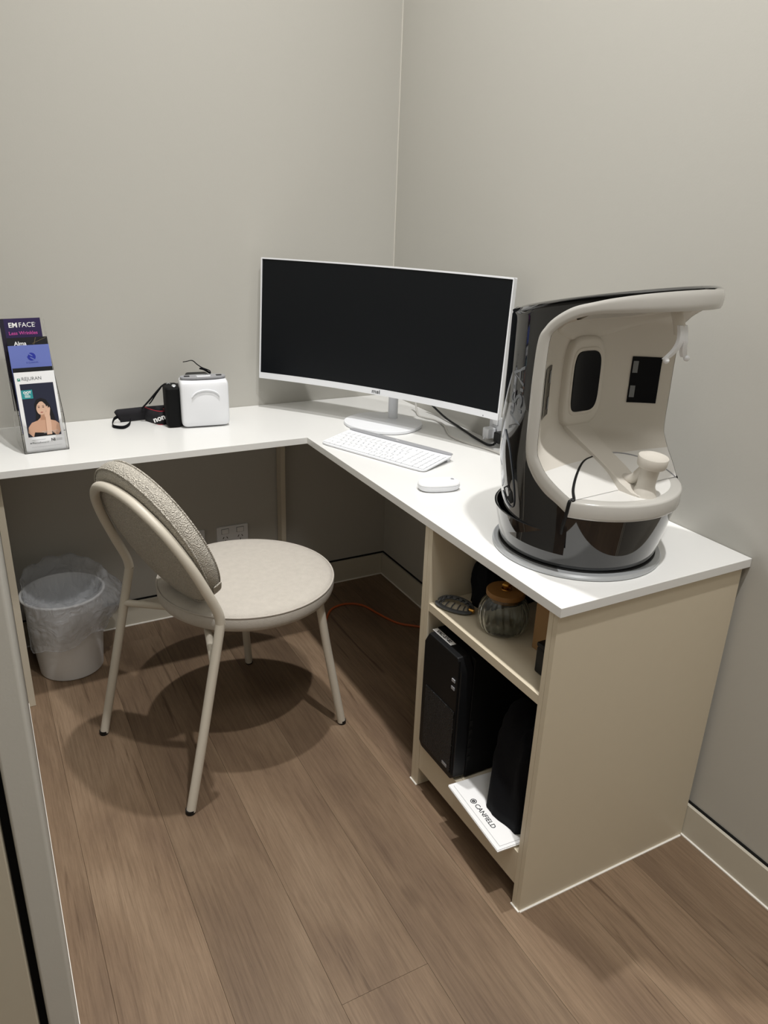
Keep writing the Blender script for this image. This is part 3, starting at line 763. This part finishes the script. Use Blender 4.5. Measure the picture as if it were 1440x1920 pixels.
# dark seam between the turning hood and the fixed platform
for sgn in (-1, 1):
    rimpts = [ept(R(54.5)*sgn, .163, -.002), ept(R(55)*sgn, .158, .003), ept(R(55.6)*sgn, .140, .0035), ept(R(56)*sgn, .128, .002), Vector((tubr(.11)*math.cos(R(57)), sgn*tubr(.11)*math.sin(R(57)), .112)), Vector((tubr(.092)*math.cos(R(57.6)), sgn*tubr(.092)*math.sin(R(57.6)), .092))]
    sp_ = spline([inner(a_, sgn*u_) for a_, u_ in ((.155, .125), (.15, .267), (.135, .417), (.10, .633), (.05, .833), (.002, .97))] + rimpts, 6)
    if sgn < 0: tube('dark_seam', sp_, [.0013+.0022*min(1, i/32) for i in range(len(sp_))], BLACKP, VM, 8)
    else:
        tube('far_seam', spline([innero(a_, u_, .0003) for a_, u_ in ((.155, .18), (.15, .267), (.135, .417), (.10, .633), (.05, .833), (.002, .97))], 6), .0014, GREYP, VM, 8)
        tube('dark_seam', sp_[36:], .0030, BLACKP, VM, 8)
# lettering on the near flank, reading upwards
me = text_mesh('VISIA', .058, .0002, .0001); me.materials.clear()
for vv in me.vertices:
    x, y, z = vv.co; ph = R(-100) - y/.18; p = ept(ph, .325 + x*.98, .0008+z); vv.co = p
link('flank_lettering', me, VTXT, VM)
# grip recess low on the flank: outline and dark hollow
for sgn in (-1, 1):
    leaf = [(-112, .255), (-103, .225), (-97, .175), (-95, .125), (-98, .108), (-106, .112), (-115, .125)]
    lp = [ept(R(a)*-sgn, z, .0012) for a, z in [(p.x, p.z) for p in spline([(a, 0, z) for a, z in leaf], 6)]]
    tube('grip_outline', lp, .0012, GREYLINE, VM, 8)
    hol = [(-103, .150), (-98, .140), (-96.5, .120), (-100, .113), (-108, .120), (-112, .135)]
    hp = [ept(R(a)*-sgn, z, .0008) for a, z in hol]; mesh('grip_hollow', hp, [tuple(range(len(hp)))], BLACKM, VM)

# ================================================================== camera with white flash diffuser
CX, CY = -.7505, -.205
CM = tag(empty('flash_camera', (CX, CY, H), R(-6)), 'black camera with a boxy white flash diffuser and neck strap', 'camera')
# diffuser: slightly tapering, curved front
def dring(y, hx_, z0, z1, p=11):
    c_, h_ = (z0+z1)/2, (z1-z0)/2; return [(x, y, z) for x, z in superell(hx_, h_, p, 56, 0, c_)]
def bow(L, k): return [(x, y - k*(1-(x/.073)**2)*(1-((z-.07)/.075)**2), z) for x, y, z in L]
rg = [dring(.052, .066, .006, .146), dring(.05, .0715, .004, .150), dring(.03, .0725, .003, .149), dring(.008, .0725, .003, .145), dring(.001, .0715, .0035, .143), dring(-.003, .069, .006, .140)]
rg += [bow(dring(-.0035, .069*s_, .073-.067*s_, .073+.067*s_), .012) for s_ in (.95, .8, .6, .35, .1)]
rings('diffuser_box', rg, WHITEP, CM, capb=True)
arch = [(.042*math.cos(a), -.0135-.001*math.sin(a), .092+.026*math.sin(a)) for a in [R(15)+R(150)*i/20 for i in range(21)]]
tube('diffuser_ridge', arch, .0022, WHITEP, CM, 8)
# dark top of the diffuser frame with a white latch
prism('diffuser_frame', [(x, y) for x, y in superell(.068, .024, 3, 40, 0, .027)], .1475, .1535, GREYP, CM, .001)
prism('latch', [(-.02, .008), (.02, .008), (.022, .018), (-.022, .018)], .153, .1565, WHITEP, CM, .001)
for s_ in (-1, 1): box('clip_slot', (s_*.048-.008, .02, .1532), (s_*.048+.008, .03, .1552), BLACKP, CM)
# body
body = [(-.108, .052), (-.112, .065), (-.110, .10), (-.10, .108), (.05, .108), (.058, .10), (.058, .052)]
prism('camera_body', body, .002, .112, BLACKP, CM, .006, 3)
grip = superell(.023, .040, 5, 32, -.0925, .052)
prism('grip', grip, .0015, .124, BLACKM, CM, .008, 3)
prism('prism_hump', [(-.05, .055), (.03, .055), (.022, .10), (-.042, .10)], .111, .152, BLACKP, CM, .008, 3)
lathe('shutter_button', [(0, 0), (.006, 0), (.0062, .003), (.004, .004), (0, .004)], SILVER, CM, 20).matrix_local = Matrix.Translation((-.088, .022, .1265)) @ Matrix.Rotation(R(25), 4, 'X')
lathe('mode_dial', [(0, 0), (.014, 0), (.014, .01), (0, .011)], BLACKP, CM, 24).matrix_local = Matrix.Translation((-.066, .075, .111))
# strap: thin webbing from the lug, wide padded part on the desk, tail up over the top
def ribbon(name, pts, w, m, th=.0012, parent=CM, up=(0, 0, 1), n=8):
    P = spline(pts, n); V = []; F = []; k_ = len(P)
    for i, p in enumerate(P):
        ww = w if not callable(w) else w(i/(k_-1)); upv_ = Vector(up if not callable(up) else up(i/(k_-1))).normalized()
        t = (P[min(i+1, k_-1)]-P[max(i-1, 0)]).normalized(); sd = (upv_ - t*upv_.dot(t)).normalized(); nn = t.cross(sd)
        V += [p+sd*ww/2+nn*th/2, p-sd*ww/2+nn*th/2, p-sd*ww/2-nn*th/2, p+sd*ww/2-nn*th/2]
    for i in range(k_-1):
        for q_ in range(4): F.append((i*4+q_, i*4+(q_+1) % 4, (i+1)*4+(q_+1) % 4, (i+1)*4+q_))
    F += [(3, 2, 1, 0), tuple((k_-1)*4+q_ for q_ in range(4))]
    return mesh(name, V, F, m, parent, True)
ribbon('strap_webbing', [(-.100, .066, .122), (-.112, .070, .122), (-.128, .078, .105), (-.155, .095, .07), (-.178, .110, .042)], .009, BLACKC, up=(.4, -.9, .2))
ribbon('strap_webbing', [(-.120, .076, .112), (-.135, .080, .092), (-.15, .088, .068), (-.157, .09, .06)], .006, BLACKC, up=(.4, -.9, .2))
PADC = mat('strap_pad', '#1c1b20', .8)
ribbon('strap_pad', [(-.252, .118, .020), (-.245, .116, .022), (-.215, .118, .023), (-.165, .125, .0235), (-.11, .130, .0235), (-.05, .135, .0235)], lambda t: .022+.022*min(1, t*6), PADC, .004, up=(0, -.25, 1))
ribbon('strap_pad', [(-.168, .120, .023), (-.150, .085, .0215), (-.130, .060, .0215), (-.114, .066, .0215), (-.117, .090, .0215), (-.135, .115, .0225)], .042, PADC, .003, up=(0, .0, 1), n=8)
tube('strap_piping', spline([(-.168, .118, .0445), (-.150, .084, .043), (-.130, .059, .043), (-.113, .065, .043), (-.116, .090, .043)], 8), .0013, RED, CM, 6)
tube('strap_piping', spline([(-.150, .084, .0008), (-.130, .0585, .0012), (-.113, .065, .0012)], 8), .0012, RED, CM, 6)
ribbon('strap_webbing', [(-.248, .118, .02), (-.262, .105, .016), (-.270, .075, .006), (-.262, .050, .006), (-.240, .040, .006), (-.222, .070, .006), (-.214, .105, .010)], .010, BLACKC, up=(0, -.1, 1))
lettering('strap_lettering', 'non', .024, PAPER, CM, Matrix.Translation((-.1335, .0565, .0215)) @ Matrix.Rotation(R(-8), 4, 'Z') @ Matrix.Rotation(R(90), 4, 'X') @ Matrix.Rotation(R(18), 4, 'Z'), bold=.0008)
ribbon('strap_tail', [(.03, .062, .150), (.028, .064, .160), (.006, .066, .170), (-.008, .068, .180), (-.022, .070, .192), (-.04, .070, .190), (-.05, .070, .189)], .008, BLACKC, up=(0, -1, .4))
ribbon('strap_tail', [(.03, .062, .152), (.012, .064, .164), (-.002, .066, .168)], .013, BLACKC, .003, up=(0, -1, .4))
tube('strap_lug', [(-.098+.006*math.cos(a), .066, .121+.006*math.sin(a)) for a in [2*math.pi*i/20 for i in range(20)]], .0012, SILVER, CM, 6, True)
lettering('frame_lettering', 'VISIA', .007, VTXT, CM, Matrix.Translation((.01, .035, .1538)))

# ================================================================== brochure holder and brochures
HX, HY, HR = -1.2145, -.2915, .062
LEANB = R(13)
HO = tag(empty('brochure_holder', (HX, HY, H), HR), 'clear acrylic four-tier leaflet holder standing on the desk', 'leaflet holder')
HWd = .056
TIER = [(0, 0), (.030, .045), (.060, .090), (.090, .135)]      # back, up of each pocket
def leanp(y, z, L): return (y + L*math.sin(LEANB), z + L*math.cos(LEANB))
for k, (ty, tz) in enumerate(TIER):
    # pocket front: low sheet with a scooped middle
    hgt = .092
    prof2 = [(-HWd, .002), (HWd, .002), (HWd, hgt), (HWd-.008, hgt), (HWd-.022, hgt-.02), (HWd-.026, .045), (HWd-.045, .033), (-HWd+.045, .033), (-HWd+.026, .045), (-HWd+.022, hgt-.02), (-HWd+.008, hgt), (-HWd, hgt)]
    v, f = prismvf(prof2, 0, .0016)
    M_ = Matrix.Translation((0, ty, tz)) @ Matrix.Rotation(R(90)-LEANB, 4, 'X')
    mesh('pocket_front', [M_ @ Vector(p) for p in v], f, ACRYL, HO)
    box('pocket_floor', (-HWd, ty+.0005, tz+.0002), (HWd, ty+.029, tz+.0018), ACRYL, HO)
v, f = prismvf([(-HWd, 0), (HWd, 0), (HWd, .255), (-HWd, .255)], 0, .0018)
M_ = Matrix.Translation((0, .122, .09)) @ Matrix.Rotation(R(90)-LEANB, 4, 'X')
mesh('back_sheet', [M_ @ Vector(p) for p in v], f, ACRYL, HO)
for s_ in (-1, 1):
    pr = [(.0, .001), (.13, .001), (.17, .33), (.155, .33), (.095, .20), (.02, .095)]
    V = [(s_*HWd + (d-.0007), y, z) for d in (0, .0014) for y, z in pr]; n = len(pr)
    F = [tuple(range(n-1, -1, -1)), tuple(range(n, 2*n))] + [(i, (i+1) % n, n+(i+1) % n, n+i) for i in range(n)]
    mesh('side_sheet', V, F, ACRYL, HO)
box('foot_bar', (-HWd, -.0012, 0), (HWd, .006, .006), ACRYL, HO, .0008)
def brochure(ty, tz, h, col, label, dx=0, w=.1, th=.0016, pages=0, extra_lean=0):
    rot = Matrix.Rotation(HR, 4, 'Z'); p = Vector((HX, HY, H)) + rot @ Vector((dx, ty, tz))
    e = empty('brochure', p, HR, R(90)-LEANB-extra_lean); tag(e, label, 'brochure')
    m_ = mat('print_'+col.strip('#'), col, .35)
    box('cover', (-w/2, 0, -th), (w/2, h, 0), m_, e)
    for q_ in range(pages): box('page', (-w/2+.001, .001, -th-.001*(q_+1)), (w/2-.003*(q_+1), h-.001-.0012*(q_+1), -th-.001*(q_+1)+.0004), m_ if q_ % 2 else PAPER, e)
    return e
def flat(name, pts, z, col, e):
    m_ = mat('print_'+col.strip('#'), col, .4); n = len(pts)
    return mesh(name, [(x, y, z) for x, y in pts], [tuple(range(n))], m_, e)
def rect(x0, y0, x1, y1): return [(x0, y0), (x1, y0), (x1, y1), (x0, y1)]
def ell(cx, cy, a, b, n=24, rot=0): return [(cx + a*math.cos(t)*math.cos(rot) - b*math.sin(t)*math.sin(rot), cy + a*math.cos(t)*math.sin(rot) + b*math.sin(t)*math.cos(rot)) for t in [2*math.pi*i/n for i in range(n)]]
# front leaflet with a portrait
b1 = brochure(.0045, .002, .212, '#f1f2f4', 'white leaflet with a portrait of a dark-haired woman, in the front pocket', dx=.0)
flat('photo_panel', rect(-.040, .040, .043, .181), .0002, '#22263a', b1)
flat('hair', [(-.018, .075), (-.012, .10), (-.013, .125), (-.006, .138), (.006, .142), (.018, .136), (.026, .12), (.032, .095), (.036, .07), (.03, .055), (-.01, .06)], .0004, '#15141a', b1)
flat('shoulders', [(-.038, .052), (-.036, .066), (-.026, .078), (-.010, .083), (.0, .092), (.016, .092), (.022, .082), (.034, .078), (.042, .070), (.043, .05), (.036, .0405), (-.028, .0405)], .0006, '#c99f86', b1)
flat('black_dress', [(-.026, .0405), (-.022, .052), (.0, .049), (.022, .051), (.030, .0405)], .0008, '#141318', b1)
flat('neck', [(-.003, .083), (.0, .104), (.016, .104), (.016, .083)], .0008, '#b98c72', b1)
flat('face', ell(.0035, .1145, .0125, .0180, 24, -.15), .0010, '#d9b49c', b1)
flat('hair_part', [(-.012, .126), (-.004, .137), (.004, .1395), (.000, .131), (-.007, .124), (-.010, .113)], .0012, '#15141a', b1)
flat('hair_part', [(.004, .1395), (.014, .135), (.0185, .122), (.0175, .112), (.0145, .124), (.008, .132)], .0012, '#15141a', b1)
for x_ in (-.0025, .0085): flat('eye', ell(x_, .117, .0026, .0010, 10), .0012, '#2a1d1a', b1); flat('brow', ell(x_, .1205, .0034, .0006, 10), .0012, '#3a2a24', b1)
flat('mouth', ell(.003, .1035, .0037, .0013, 12), .0012, '#a65a55', b1)
flat('forearm_edge', [(.0068, .043), (.0088, .088), (.011, .088), (.0095, .043)], .00105, '#a97d64', b1)
flat('forearm', [(.008, .043), (.010, .088), (.014, .096), (.022, .094), (.022, .07), (.020, .043)], .0011, '#dcb69e', b1)
flat('hand', [(.009, .090), (.008, .098), (.014, .105), (.0165, .118), (.0195, .120), (.0200, .113), (.0235, .117), (.0250, .112), (.0225, .100), (.021, .092)], .0013, '#dcb59d', b1)
flat('badge', rect(-.0395, .142, -.012, .165), .0006, '#2f9296', b1)
lettering('badge_lettering', 'OOT', .0085, PAPER, b1, Matrix.Translation((-.025, .158, .0008)), bold=.0004, extrude=.0001)
for k in range(3): flat('badge_line', rect(-.032, .152-.0032*k, -.0215+.003*(k > 0), .1535-.0032*k), .0008, '#e8f2f2', b1)
lettering('title', 'REJURAN', .0122, INKG, b1, Matrix.Translation((-.0085, .194, .0004)), extrude=.0001)
flat('title_emblem', rect(-.0435, .1895, -.0365, .1965), .0004, '#2d8a76', b1)
flat('emblem_leaf', ell(-.040, .194, .0026, .0012, 12, .6), .0006, '#d8efe8', b1)
flat('caption', rect(-.005, .0515, .037, .0523), .0016, '#d8d4d0', b1); flat('caption', rect(.000, .0475, .037, .0483), .0016, '#d8d4d0', b1)
lettering('maker_name', 'PharmaResearch', .0062, INKG, b1, Matrix.Translation((-.012, .0235, .0004)), extrude=.0001)
flat('maker_mark', ell(-.0365, .0235, .0022, .0016, 12), .0004, '#8a8d92', b1)
flat('fine_print', rect(-.032, .0315, .002, .0323), .0004, '#b4b7ba', b1); flat('fine_print', rect(-.036, .0125, .04, .0131), .0004, '#c4c6c8', b1)
lettering('clinic_mark', 'NI', .0105, INK, b1, Matrix.Translation((.0205, .0280, .0004)), bold=.0003, extrude=.0001)
flat('clinic_line', rect(.0285, .0295, .043, .0303), .0004, '#8d9093', b1); flat('clinic_line', rect(.0285, .0258, .043, .0266), .0004, '#8d9093', b1)
# dark booklet just behind it
b2 = brochure(.0175, .010, .213, '#14171d', 'thin black booklet tucked behind the portrait leaflet', dx=.0, w=.099, pages=3)
# pale blue leaflet
b3 = brochure(.0345, .047, .232, '#6a78bd', 'pale blue leaflet with a dark blue round emblem', w=.101)
flat('emblem', ell(.003, .2015, .0105, .0105, 32), .0003, '#24309a', b3)
for cx_, cy_, a_, r_ in ((.000, .2070, .0075, .6), (.005, .1960, .0075, .6)): flat('emblem_swoosh', ell(cx_, cy_, a_, .0017, 20, -r_), .0005, '#6a78bd', b3)
flat('emblem_swoosh', ell(-.0065, .2055, .0045, .0014, 16, 1.1), .0005, '#6a78bd', b3)
lettering('brand_lettering', 'iS CLINICAL', .0058, mat('print_blue_ink', '#3a48a8', .4), b3, Matrix.Translation((.003, .1862, .0003)), extrude=.0001)
# black leaflet
b4 = brochure(.0475, .058, .2395, '#15161c', 'black leaflet with white lettering just above the blue one', dx=.001, w=.1)
lettering('title', 'Alma', .0145, PAPER, b4, Matrix.Translation((-.019, .2235, .0004)), bold=.0003, extrude=.0001)
flat('gold_line', [(.012, .215), (.0128, .215), (.0215, .2385), (.0207, .2385)], .0003, '#8c7a55', b4)
flat('gold_line', [(.010, .222), (.010, .2226), (.047, .2375), (.047, .2369)], .0003, '#8c7a55', b4)
# purple booklet
b5 = brochure(.078, .100, .2435, '#2a1d4a', 'dark purple booklet in the tallest rear pocket', dx=-.007, w=.101, pages=4)
flat('spine_band', rect(-.0505, .0, -.040, .2435), .0002, '#1a1428', b5)
me_ = lettering('title', 'EM', .0175, PAPER, b5, Matrix.Translation((-.0192, .2255, .0004)), bold=.0004, extrude=.0001)
lettering('title', 'FACE', .0175, PAPER, b5, Matrix.Translation((.0150, .2255, .0004)), bold=0, extrude=.0001)
lettering('subtitle', 'Less Wrinkles', .0125, mat('print_pink_ink', '#c04a9a', .4), b5, Matrix.Translation((.0035, .2045, .0004)), bold=.0002, extrude=.0001)
lettering('trade_mark', 'o', .0035, PAPER, b5, Matrix.Translation((.0365, .2300, .0004)), extrude=.0001)

# ================================================================== inside the cabinet
SZ = .5343
# ribbed glass jar with wooden lid
JR = tag(empty('glass_jar', (-.418, -1.306, SZ)), 'ribbed clear glass jar with a wooden lid on the cabinet shelf', 'jar'); JR.scale = (1, 1, .86)
jp = [(.036, .0), (.046, .006), (.0525, .022), (.055, .042), (.053, .064), (.046, .082), (.038, .092), (.036, .100)]
NJ = 120
def jar(i, j):
    a = 2*math.pi*i/NJ; r, z = JP[j]; k_ = math.sin(min(1, z/.095)*math.pi)**.5 if 0 < z < .095 else 0
    rr = r*(1 + .07*k_*(abs(math.sin(9*a+z*14))-.35)) ; return (rr*math.cos(a), rr*math.sin(a), z)
JPo = [(p.x, p.z) for p in spline([(r, 0, z) for r, z in jp], 4)]
JPi = [(max(.002, r-.003), max(.004, z)) for r, z in reversed(JPo)]
JP = [(0.0005, 0)] + JPo + JPi + [(.0005, .004)]
v, f = gridvf(jar, NJ, len(JP), True); mesh('jar_body', v, f, GLASS, JR, True)
lathe('lid', [(0, .0995), (.041, .0995), (.0425, .101), (.0425, .110), (.041, .1125), (0, .1125)], WOODL, JR, 56)
lathe('lid_plug', [(0, .086), (.032, .086), (.0325, .0993), (0, .0993)], WOODL, JR, 40)
lathe('gold_knob', [(0, .1125), (.004, .1125), (.0035, .116), (.006, .118), (.0095, .122), (.0105, .1265), (.009, .131), (.005, .1335), (0, .134)], BRASS, JR, 28)
tube('knob_ring', [(.0098*math.cos(a), .0098*math.sin(a), .1145) for a in [2*math.pi*i/32 for i in range(32)]], .0014, BRASS, JR, 8, True)
# claw clip
CL = tag(empty('hair_claw', (-.464, -1.184, SZ+.0005), R(-62)), 'grey plastic hair claw clip lying on the shelf edge', 'hair clip')
for s_, hh in ((-1, 0), (1, .010)):
    arc = [(.042*math.cos(a), s_*(.004+.017*math.sin(a)), .005+hh*math.sin(a)) for a in [math.pi*i/16 for i in range(17)]]
    tube('jaw', arc, .0062, CLIPM, CL, 10, flat=.55, up0=(0, 0, 1))
    for k in range(2, 15, 2):
        p = arc[k]; tube('tooth', [p, (p[0]*.95, p[1]*.5, p[2]+.006), (p[0]*.9, -p[1]*.05, p[2]+.007)], .0016, CLIPM, CL, 6)
lathe('hinge', [(0, -.006), (.005, -.006), (.005, .006), (0, .006)], BRASS, CL, 16).matrix_local = Matrix.Translation((.044, 0, .008)) @ Matrix.Rotation(R(90), 4, 'Y')
# crumpled cloth heaps
def heap(name, loc, rz, hx_, hy_, hz, label, cat, seed, m=BLACKC, p=3.0):
    e = tag(empty(name, loc, rz), label, cat)
    nu, nv = 64, 24; V = []; F = []
    for i in range(nu):
        a = 2*math.pi*i/nu
        for j in range(nv):
            t = j/(nv-1)*math.pi/2
            c, s = math.cos(a), math.sin(a)
            rx = hx_*math.copysign(abs(c)**(2/p), c); ry = hy_*math.copysign(abs(s)**(2/p), s)
            k_ = math.cos(t)**.55 if t < math.pi/2-.001 else 0
            nz_ = mnoise.noise(Vector((c*2+seed, s*2, t*1.5))); n2 = mnoise.noise(Vector((c*5+seed, s*5, t*4+2)))
            sc_ = 1+.12*nz_+.06*n2; z = hz*math.sin(t)**.8*(1+.16*nz_+.07*n2)
            V.append((rx*k_*min(sc_, 1.08), ry*k_*min(sc_, 1.08), max(0.0, z)))
    for i in range(nu):
        for j in range(nv-1):
            a, b = i*nv+j, ((i+1) % nu)*nv+j; F.append((a, b, b+1, a+1))
    F.append(tuple(i*nv for i in reversed(range(nu))))
    mesh('cloth', V, F, m, e, True); return e
heap('folded_cloth', (-.318, -1.193, SZ), R(0), .100, .046, .125, 'black cloth bundled at the back of the shelf behind the jar', 'cloth', 3.1)
kb = tag(empty('cardboard_box', (-.275, -1.452, SZ), R(2)), 'brown cardboard box at the back of the shelf', 'box')
box('carton', (-.13, -.072, 0), (.11, .062, .135), KRAFT, kb, .002); box('carton_flap', (-.131, -.072, .1352), (.111, -.004, .1372), KRAFT, kb, .0005); box('carton_flap', (-.131, -.002, .1352), (.111, .062, .1372), KRAFT, kb, .0005)
sb = tag(empty('black_case', (-.440, -1.494, SZ), R(0)), 'small black case against the side of the shelf', 'case')
box('case_body', (-.02, -.042, 0), (.026, .026, .058), BLACKP, sb, .004); box('case_lid', (-.0205, -.0425, .0585), (.0265, .0265, .068), BLACKP, sb, .003)
# computer tower
BZ = .1403
PC = tag(empty('computer_tower', (-.326, -1.2235, BZ)), 'black desktop computer tower standing in the cabinet', 'computer')
PW, PD, PH = .0785, .185, .333
box('tower_case', (-PD+.0305, -PW, .004), (PD, PW, PH-.004), BLACKM, PC, .003)
fp = [(-PW, .012), (-PW+.012, 0), (PW-.012, 0), (PW, .012), (PW, PH-.03), (PW-.018, PH), (-PW+.018, PH), (-PW, PH-.03)]
V = [(-PD+.03, y, z) for y, z in fp] + [(-PD-.004, y*.985, z*.985+.003) for y, z in fp]; n = 8
F = [tuple(range(n)), tuple(range(2*n-1, n-1, -1))] + [(i, n+i, n+(i+1) % n, (i+1) % n) for i in range(n)]
bev(mesh('front_bezel', V, F, BLACKP, PC), .003)
GR = mat('grille_black', '#0d0e10', .5, bump=(330, 1.0, .004, 'voronoi'))
box('front_grille', (-PD-.0062, -PW+.014, .02), (-PD-.0035, PW-.02, .19), GR, PC, .001)
box('trim_strip', (-PD-.0066, -PW+.006, .02), (-PD-.0035, -PW+.009, .33), GREYP if False else BLACKM, PC)
for zz in (.05, .075, .10, .125, .15): box('side_vent', (-PD+.031, -PW-.0012, zz), (-PD+.039, -PW+.0005, zz+.014), DARKGAP, PC)
box('usb_port', (-PD-.0062, -PW+.02, .265), (-PD-.0038, -PW+.032, .272), GREYP, PC); box('usb_port', (-PD-.0062, -PW+.02, .245), (-PD-.0038, -PW+.032, .252), GREYP, PC)
box('name_badge', (-PD-.0066, -PW+.026, .026), (-PD-.0038, -PW+.046, .034), GREYP, PC)
box('sticker', (-PD+.009, -.012, PH-.0002), (-PD+.023, .066, PH+.0006), PAPER, PC)
lettering('sticker_lettering', 'VAC-37-82', .0125, INK, PC, Matrix.Translation((-PD+.016, .027, PH+.0008)) @ Matrix.Rotation(R(-90), 4, 'Z'), bold=.0003)
for s_ in (-1, 1):
    for xx in (-.13, .15): box('foot', (xx-.015, s_*.06-.01, 0), (xx+.015, s_*.06+.01, .0045), RUBBER, PC)
# papers and folder overhanging the bottom board
fo = tag(empty('paper_folder', (-.4405, -1.4235, BZ), R(-3.5)), 'white printed folder sticking out of the cabinet bottom', 'folder')
box('cover', (-.098, -.103, .0075), (.14, .107, .0085), PAPER, fo); box('sheet', (-.099, -.105, .0048), (.14, .106, .0066), PAPER, fo); box('sheet', (-.097, -.102, .0), (.135, .105, .0042), PAPER, fo)
lettering('folder_lettering', 'CANFIELD', .0165, INK, fo, Matrix.Translation((-.071, -.010, .0087)) @ Matrix.Rotation(R(-90), 4, 'Z'), bold=.0001)
tube('folder_logo', [(-.071+.0065*math.cos(a), .039+.0065*math.sin(a), .0088) for a in [2*math.pi*i/28 for i in range(28)]], .0011, INK, fo, 6, True, flat=.2)
tube('folder_logo', [(-.071+.0025*math.cos(a), .039+.0025*math.sin(a), .0088) for a in [2*math.pi*i/16 for i in range(16)]], .0016, INK, fo, 6, True, flat=.2)
box('folder_line', (-.088, -.096, .0086), (-.0874, .10, .0088), INKG, fo); box('folder_line', (-.088, -.096, .0086), (.12, -.0954, .0088), INKG, fo)
heap('black_bag', (-.395, -1.449, BZ+.0089), R(2), .098, .076, .27, 'soft black cloth bag slumped on the white folder', 'bag', 8.4, p=3.2)
